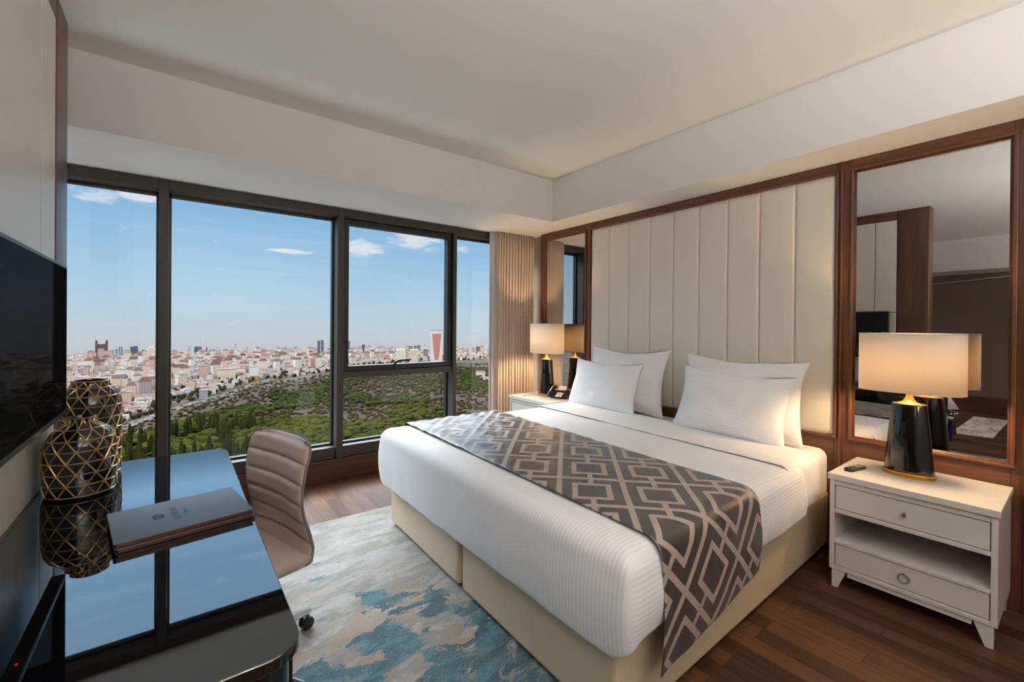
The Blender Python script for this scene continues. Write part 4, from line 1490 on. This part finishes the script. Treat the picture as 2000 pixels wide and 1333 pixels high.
lm('apartment_block', -143.7, 1215, 23.5, 18.4, 'white', 'long low white block above the tall vase', roof=2)
lm('house', -40.7, 971, 10.7, 13, 'red', 'small deep red house in the left pane', roof=1)
lm('house', 32.4, 781.7, 10.4, 11.9, 'grey', 'plain pale grey cube building beside the road', depth=9, roof=2)
t = lm('glass_tower', 61, 1899, 23.4, 29.2, 'dark', 'dark leaning office tower with cut-out corner just right of the thick mullion', extra='nobody')
MB().hexa([(-11, 0, 0), (1, 0, 0), (1, 14, 0), (-11, 14, 0)], [(-8.5, 0, 29), (3, 0, 29), (3, 14, 29), (-8.5, 14, 29)]).build('leaning_slab', LMAT['dark'], t, smooth=False, local=True, recalc=True)
MB().box(3, 11.5, 0, 14, 14, 28).build('raised_wing', LMAT['dark'], t, smooth=False, local=True)
lm('apartment_tower', 70, 1850, 11, 18, 'pink', 'small pink tower at the foot of the leaning dark office tower', roof=2)
lm('glass_tower', 35.0, 1919.6, 2.6, 24, 'grey', 'thin grey tower, shorter of a pair left of the leaning office tower')
lm('glass_tower', 39.3, 1919.6, 2.8, 30.6, 'grey', 'thin grey tower, taller of a pair left of the leaning office tower')
t = lm('spire_tower', 86.8, 1898, 4.2, 20, 'dark', 'narrow dark pointed tower right of the leaning office tower')
MB().lathe([(2.6, 20), (.4, 29)], 0, 1.7, 8).build('spire', LMAT['dark'], t, smooth=False, local=True)
t = lm('unfinished_tower', 118.9, 1916, 15, 14, 'grey', 'grey cluster tower with cranes on top, near the two masts')
for cx, ch_ in ((-8, 20), (0, 26), (8, 23)):
    MB().box(cx - .7, cx + .7, 4, 5.4, 0, ch_).box(cx - 4, cx + 3, 4.2, 5.2, ch_ - 1.6, ch_ - .6).build('crane', LMAT['mast'], t, smooth=False, local=True)
for x, y, h_, w_, lab in ((169.1, 1842, 38.3, 7, 'taller concrete mast with flat cap on the skyline'), (203.7, 1839, 25, 9, 'shorter concrete mast with wide cap on the skyline')):
    t = thing('mast', lab, 'mast', (x, y, G))
    MB().box(-1.2, 1.2, -1, 1, 0, h_ - 2).build('shaft', LMAT['mast'], t, smooth=False, local=True)
    MB().box(-w_ / 2, w_ / 2, -2, 2, h_ - 2.4, h_).build('cap', LMAT['mast'], t, smooth=False, local=True)
t = lm('glass_tower', 406.4, 1650.7, 19.9, 46, 'dark', 'tall dark blue twin-slab tower by the mullion of the wide pane', extra='nobody')
MB().box(-10, -2.2, 0, 12, 0, 52).box(3, 10, 2, 13, 12, 54).build('dark_slab', LMAT['dark'], t, smooth=False, local=True)
MB().box(-2.2, 3, 1, 12, 0, 57).build('pale_core', LMAT['grey'], t, smooth=False, local=True)
t = thing('round_tower', 'pale round tower in front of the distant ridge', 'building', (279.8, 1676.8, G))
MB().lathe([(7, 0), (7, 18.2), (4, 19.5)], 0, 0, 20).build('tower_body', LMAT['grey'], t, local=True)
for x, y, w_, h_, c, lab in ((551.9, 1818, 15.5, 44.8, 'dark', 'tallest grey tower at the left edge of the opening sash'), (579, 1809.6, 11.7, 20, 'grey', 'low grey tower between two taller ones in the opening sash'),
                             (595, 1801, 9, 24, 'grey', 'pale grey half of the joined pair of towers in the opening sash'), (609, 1801, 13, 29, 'dark', 'dark half of the joined pair of towers in the opening sash'),
                             (700.5, 1549, 15, 32.1, 'green', 'leftmost dark tower of the cluster above the white slabs'), (715.8, 1542, 11.3, 34, 'green', 'middle dark tower of the cluster above the white slabs'),
                             (728, 1537, 11.3, 35.9, 'green', 'rightmost dark tower of the cluster above the white slabs'), (640.4, 1301, 14, 34, 'green', 'narrow olive tower immediately left of the rust and white tower'),
                             (922.7, 1427.8, 15.6, 30.5, 'purple', 'squat dark purple tower on the ridge in the narrow pane'), (919.4 + 22, 1355, 19, 29.2, 'purple', 'second dark purple tower on the ridge, nearest the curtain')):
    lm('tower_block', x, y, w_, h_, c, lab)
t = lm('apartment_block', 539.9 - 4, 1253.5, 26, 36.8, 'white', 'tall white slab apartment complex above the window handle', roof=None)
MB().box(-9, -5, -1.2, 0, 0, 36).box(3, 7, -1.2, 0, 0, 36).build('balcony_stack', LMAT['cream'], t, smooth=False, local=True)
lm('apartment_block', 556, 1204.9, 24.8, 38.5, 'cream', 'tall cream slab apartment complex touching the white one', roof=None)
t = lm('tower_block', 631.8 + 4, 1220, 37, 93, 'white', 'high white tower with rust curved panel, tallest on the right of the skyline')
MB().box(-18, 18, 1, 26, 93, 97).build('parapet', LMAT['grey'], t, smooth=False, local=True)
pan = MB()
rows = 24
for i in range(rows):
    q0, q1 = i / rows, (i + 1) / rows
    hw0, hw1 = 4.5 + 9 * q0 ** .6, 4.5 + 9 * q1 ** .6
    z0, z1 = 4 + 80 * q0, 4 + 80 * q1
    pan.hexa([(1 - hw0, -.6, z0), (1 + hw0, -.6, z0), (1 + hw0, .2, z0), (1 - hw0, .2, z0)], [(1 - hw1, -.6, z1), (1 + hw1, -.6, z1), (1 + hw1, .2, z1), (1 - hw1, .2, z1)])
pan.build('rust_panel', LMAT['rust'], t, smooth=False, local=True, recalc=True)
lm('house', 517, 790, 19.5, 12, 'cream', 'cream house among the trees near the curtain', depth=10, roof=0)
lm('house', 500, 742, 26, 5, 'cream', 'low cream shed below the house among the trees near the curtain', depth=8, roof=2)
lm('tower_block', 518.6, 1311.7, 14, 15.7, 'orange', 'small orange-topped block left of the white slab complex', roof=3 - 3)
lm('apartment_block', 105.5, 1052, 17.8, 18.8, 'cream', 'cream row block in the middle of the wide pane', roof=0)
t = lm('apartment_block', 120.7, 985, 15.1, 26, 'white', 'white block with orange base, tallest close to the woods', roof=2)
MB().box(-7.7, 7.7, -.3, 0, 0, 9).build('orange_base', LMAT['orange'], t, smooth=False, local=True)
lm('apartment_block', 78, 1010, 30, 21, 'cream', 'wide cream apartment block left of the white and orange one', roof=0)

# ------------------------------------------------------------------ the mass of town buildings
BT = []                                             # unit-size templates: walls + roof
for kind in range(3):
    m = MB().box(-.5, .5, -.5, .5, 0, 1, 0)
    if kind == 0:                                   # hipped tile roof
        m.add([(-.54, -.54, 1), (.54, -.54, 1), (.54, .54, 1), (-.54, .54, 1), (-.2, 0, 1.22), (.2, 0, 1.22)], [(0, 1, 5, 4), (1, 2, 5), (2, 3, 4, 5), (3, 0, 4)], 1)
    elif kind == 1:                                 # flat roof with stair head
        m.box(-.52, .52, -.52, .52, 1, 1.04, 1).box(-.18, .12, -.1, .25, 1.04, 1.18, 0)
    else:                                           # gabled with balcony stack
        m.add([(-.54, -.54, 1), (.54, -.54, 1), (.54, .54, 1), (-.54, .54, 1), (-.54, 0, 1.2), (.54, 0, 1.2)], [(0, 1, 5, 4), (2, 3, 4, 5), (1, 2, 5), (3, 0, 4)], 1)
        m.box(-.2, .2, -.58, -.5, .15, .95, 0)
    BT.append(m)
WN = ['cream', 'blush', 'white', 'sand', 'rose', 'stone']
RN = ['red tiled hipped', 'flat grey', 'brown gabled']
spots = []
az_ = -13.0
rr_ = 560.0
while rr_ < 1945:
    stp = 14.5 + 8 * (rr_ - 600) / 1300
    n_ = int(math.radians(53) * rr_ / stp)
    for i in range(n_):
        a = -13 + 53 * (i + rnd.uniform(.1, .9)) / n_
        d = rr_ + rnd.uniform(-.3, .3) * stp
        lo_ = city0(a) + 18
        if d < lo_:
            continue
        x, y = d * math.sin(math.radians(a)), d * math.cos(math.radians(a))
        if any((x - q[0]) ** 2 + (y - q[1]) ** 2 < q[2] ** 2 for q in LMP):
            continue
        near = max(0, 1 - (d - lo_) / 260)
        if rnd.random() < .30 * near:
            continue
        big = rnd.random()
        clump = noise.noise((x * .006, y * .006, 3.1))
        w_ = rnd.uniform(7.5, 13)
        dp_ = rnd.uniform(7.5, 12)
        h_ = rnd.uniform(7, 14) * (1 - .3 * near)
        if big > .80 - .25 * clump and near < .75:
            h_ = rnd.uniform(17, 30)
            w_ = rnd.uniform(9, 17)
        if d > 1450:
            h_ *= .7
        spots.append((x, y, w_, dp_, h_, rnd.uniform(-.5, .5) - math.radians(a) * .5, rnd.choices(range(6), (30, 12, 32, 13, 5, 8))[0], rnd.choices(range(3), (46, 30, 24))[0], a, d))
    rr_ += stp * 1.05


def seen(b):
    return -7.6 < b[8] < 33.8 and not (-1.3 < b[8] < -.6) and not (15.0 < b[8] < 16.6) and not (28.8 < b[8] < 30.2)


order_ = sorted(range(len(spots)), key=lambda i: -(spots[i][2] * spots[i][4] / spots[i][9] ** 2 if seen(spots[i]) else 0))
indiv = set(order_[:290])
cache = {}
for i in order_[:290]:
    x, y, w_, dp_, h_, yw_, wi, ri, a, d = spots[i]
    lab = '%s-walled city building with a %s roof in the dense town' % (WN[wi], RN[ri])
    grp = '%s city buildings with %s roofs' % (WN[wi], RN[ri])
    if (wi, ri) not in cache:
        o = BT[ri].build('city_building', [FAC[wi], ROOF[{0: 0, 1: 2, 2: 1}[ri]]], None, smooth=False, local=True)
        cache[(wi, ri)] = o
    else:
        o = cache[(wi, ri)].copy()
        COL.objects.link(o)
    o.location = (x, y, G)
    o.rotation_euler = (0, 0, yw_)
    o.scale = (w_, dp_, h_)
    tag(o, lab, 'building', grp)


def scatter(name, templates, inst, mats):
    """many small distant copies merged into one mesh; inst: (template, x, y, z, sx, sy, sz, rot, material)"""
    V, F, MI, o_ = [], [], [], 0
    for (ti, x, y, z, sx, sy, sz, rt, mo) in inst:
        tv, tf, tm = templates[ti]
        c, s_ = math.cos(rt), math.sin(rt)
        q = tv * np.array([sx, sy, sz])
        V.append(np.stack([q[:, 0] * c - q[:, 1] * s_ + x, q[:, 0] * s_ + q[:, 1] * c + y, q[:, 2] + z], 1))
        F.extend([tuple(k + o_ for k in f) for f in tf])
        MI.extend([mo[k] for k in tm])
        o_ += len(tv)
    me = bpy.data.meshes.new(name)
    me.from_pydata(np.concatenate(V), [], F)
    for m_ in mats:
        me.materials.append(m_)
    me.polygons.foreach_set('material_index', np.array(MI, dtype=np.int32))
    me.update()
    o = bpy.data.objects.new(name, me)
    COL.objects.link(o)
    return o


tmpl = [(np.array(m.v, dtype=float), m.f, m.m) for m in BT]
inst = []
for i in order_[290:]:
    x, y, w_, dp_, h_, yw_, wi, ri, a, d = spots[i]
    inst.append((ri, x, y, G, w_, dp_, h_, yw_, (wi, 6 + {0: 0, 1: 2, 2: 1}[ri])))
o = scatter('distant_town', tmpl, inst, FAC + ROOF)
tag(o, 'sunlit mass of tiny pale houses filling the town out to the skyline', 'buildings')
o['kind'] = 'stuff'

# ------------------------------------------------------------------ trees
import bmesh


def crown_template(sub, seed, rx, rz, zc, amp, lobes=0):
    bm = bmesh.new()
    bmesh.ops.create_icosphere(bm, subdivisions=sub, radius=1.0)
    for v in bm.verts:
        p = v.co.copy()
        n = noise.noise(p * 2.1 + Vector((seed, 0, 0))) + .55 * noise.noise(p * 4.7 + Vector((0, seed, 0)))
        v.co = p * (1 + amp * n)
        v.co.x *= rx
        v.co.y *= rx
        v.co.z = v.co.z * rz + zc
    bm.verts.ensure_lookup_table()
    tv = np.array([v.co[:] for v in bm.verts])
    tf = [tuple(v.index for v in f.verts) for f in bm.faces]
    bm.free()
    return tv, tf, [0] * len(tf)


TR = {'pine': [crown_template(3, s, 1.0, .62, 1.0, .34) for s in (1.0, 5.0, 9.0)], 'cypress': [crown_template(3, s, .34, 1.25, 1.3, .22) for s in (2.0, 7.0)], 'green': [crown_template(2, s, 1.0, .6, .5, .34) for s in (3.0, 8.0)]}
LOW = {'pine': [crown_template(2, s, 1.0, .62, .9, .36) for s in (1.0, 5.0)], 'cypress': [crown_template(2, 2.0, .34, 1.25, 1.3, .22)], 'green': [crown_template(1, s, 1.0, .55, .4, .3) for s in (3.0, 8.0)],
       'bush': [crown_template(1, s, 1.0, .5, .3, .34) for s in (4.0, 6.0)], 'town': [crown_template(1, 6.0, .8, .8, .8, .3)]}
trees = []
rr_ = 330.0
while rr_ < 1290:
    stp = 6.2 + 5.5 * max(0, (rr_ - 420) / 700)
    n_ = int(math.radians(48) * rr_ / stp)
    for i in range(n_):
        a = -10 + 48 * (i + rnd.random()) / n_
        d = rr_ + rnd.uniform(-.5, .5) * stp
        fe = wood1(a)
        if d > city0(a) - 36:
            continue
        x, y = d * math.sin(math.radians(a)), d * math.cos(math.radians(a))
        c1_ = noise.noise((x * .012, y * .012, .5)) + .5 * noise.noise((x * .035, y * .035, 2.0))
        dense = d < (560 if a < 12 else 560 - (a - 12) * 8)
        if d > fe - 4:
            kind = 'bush'
            s_ = rnd.uniform(1.8, 3.2)
            if rnd.random() < .3:
                continue
        elif dense and a < 15.5:
            kind = 'cypress' if (a < 8 and noise.noise((x * .03, y * .03, 7)) > -.02 and rnd.random() < .6) else 'pine'
            s_ = rnd.uniform(3.6, 5.6)
        elif c1_ > .02:
            kind = 'green' if d > 640 else rnd.choice(('pine', 'green'))
            s_ = rnd.uniform(3.0, 4.8) * (1 + .2 * (d > 800))
        elif c1_ > -.42:
            kind = 'bush'
            s_ = rnd.uniform(2.2, 3.6) * (1 + .3 * (d > 800))
            if rnd.random() < .25:
                continue
        else:
            continue
        trees.append((kind, x, y, s_, rnd.uniform(0, 6.28), a, d, rnd.randint(0, 9)))
    rr_ += stp * .9


def tseen(t_):
    e = math.degrees(math.atan2(-110, t_[6]))
    lim = -15.6 if t_[5] > 10 else -13.2
    return -4.3 < t_[5] < 33.5 and e > lim


to_ = sorted([i for i in range(len(trees)) if trees[i][0] in ('pine', 'cypress', 'green')], key=lambda i: -(trees[i][3] / trees[i][6] if tseen(trees[i]) else 0))
sel = set(to_[:290])
tcache = {}
TLAB = {'pine': ('pine_tree', 'round-crowned green pine in the woods below the window', 'tree', 'pines in the near woods'), 'cypress': ('cypress_tree', 'slender dark cypress among the near pines below the window', 'tree', 'cypresses in the near woods'),
        'green': ('leafy_shrub', 'low green leafy shrub on the scrubby hillside', 'shrub', 'green shrubs on the hillside')}
for i in to_[:290]:
    kind, x, y, s_, rt, a, d, vv = trees[i]
    key = (kind, vv % len(TR[kind]))
    if key not in tcache:
        tv, tf, _m = TR[kind][key[1]]
        nm, lab, cat, grp = TLAB[kind]
        rt_ = thing(nm, lab, cat, (0, 0, 0), grp)
        MB().add(tv, tf).build('crown', LEAF[kind], rt_, local=True, angle=180)
        if kind != 'green':
            MB().lathe([(.09, -.3), (.06, .9)], 0, 0, 6).build('trunk', 'bark', rt_, local=True)
        tcache[key] = rt_
        o = rt_
    else:
        src = tcache[key]
        o = src.copy()
        COL.objects.link(o)
        for chn in src.children:
            c_ = chn.copy()
            COL.objects.link(c_)
            c_.parent = o
    o.location = (x, y, G + .3)
    o.rotation_euler = (0, 0, rt)
    k = 1.5 if kind == 'cypress' else 1.0
    o.scale = (s_, s_, s_ * k)
for nm, kinds, lab, cat in (('woods', ('pine', 'cypress', 'green'), 'dense green woodland spreading over the hillside below the town', 'woodland'), ('scrub', ('bush',), 'brown bare scrub covering the open slopes', 'scrub')):
    tl, ofs, inst = [], {}, []
    for kd in kinds:
        ofs[kd] = len(tl)
        tl += LOW[kd]
    ms = [LEAF[kd] for kd in kinds]
    for i, t_ in enumerate(trees):
        if t_[0] in kinds and i not in sel:
            kd = t_[0]
            k = 1.5 if kd == 'cypress' else 1.0
            inst.append((ofs[kd] + t_[7] % len(LOW[kd]), t_[1], t_[2], G + .3, t_[3], t_[3], t_[3] * k, t_[4], (kinds.index(kd),)))
    o = scatter(nm, tl, inst, ms)
    tag(o, lab, cat)
    o['kind'] = 'stuff'
inst = []
for i in range(1500):
    a = rnd.uniform(-12, 36)
    lo_ = city0(a)
    d = lo_ + abs(rnd.gauss(0, 260)) + 4
    if d > 1900:
        continue
    x, y = d * math.sin(math.radians(a)), d * math.cos(math.radians(a))
    inst.append((0, x, y, G, rnd.uniform(2.5, 5), rnd.uniform(2.5, 5), rnd.uniform(3, 6), rnd.random() * 6, (0,)))
o = scatter('town_trees', LOW['town'], inst, [LEAF['town']])
tag(o, 'dark bare trees scattered between the houses of the town', 'trees')
o['kind'] = 'stuff'
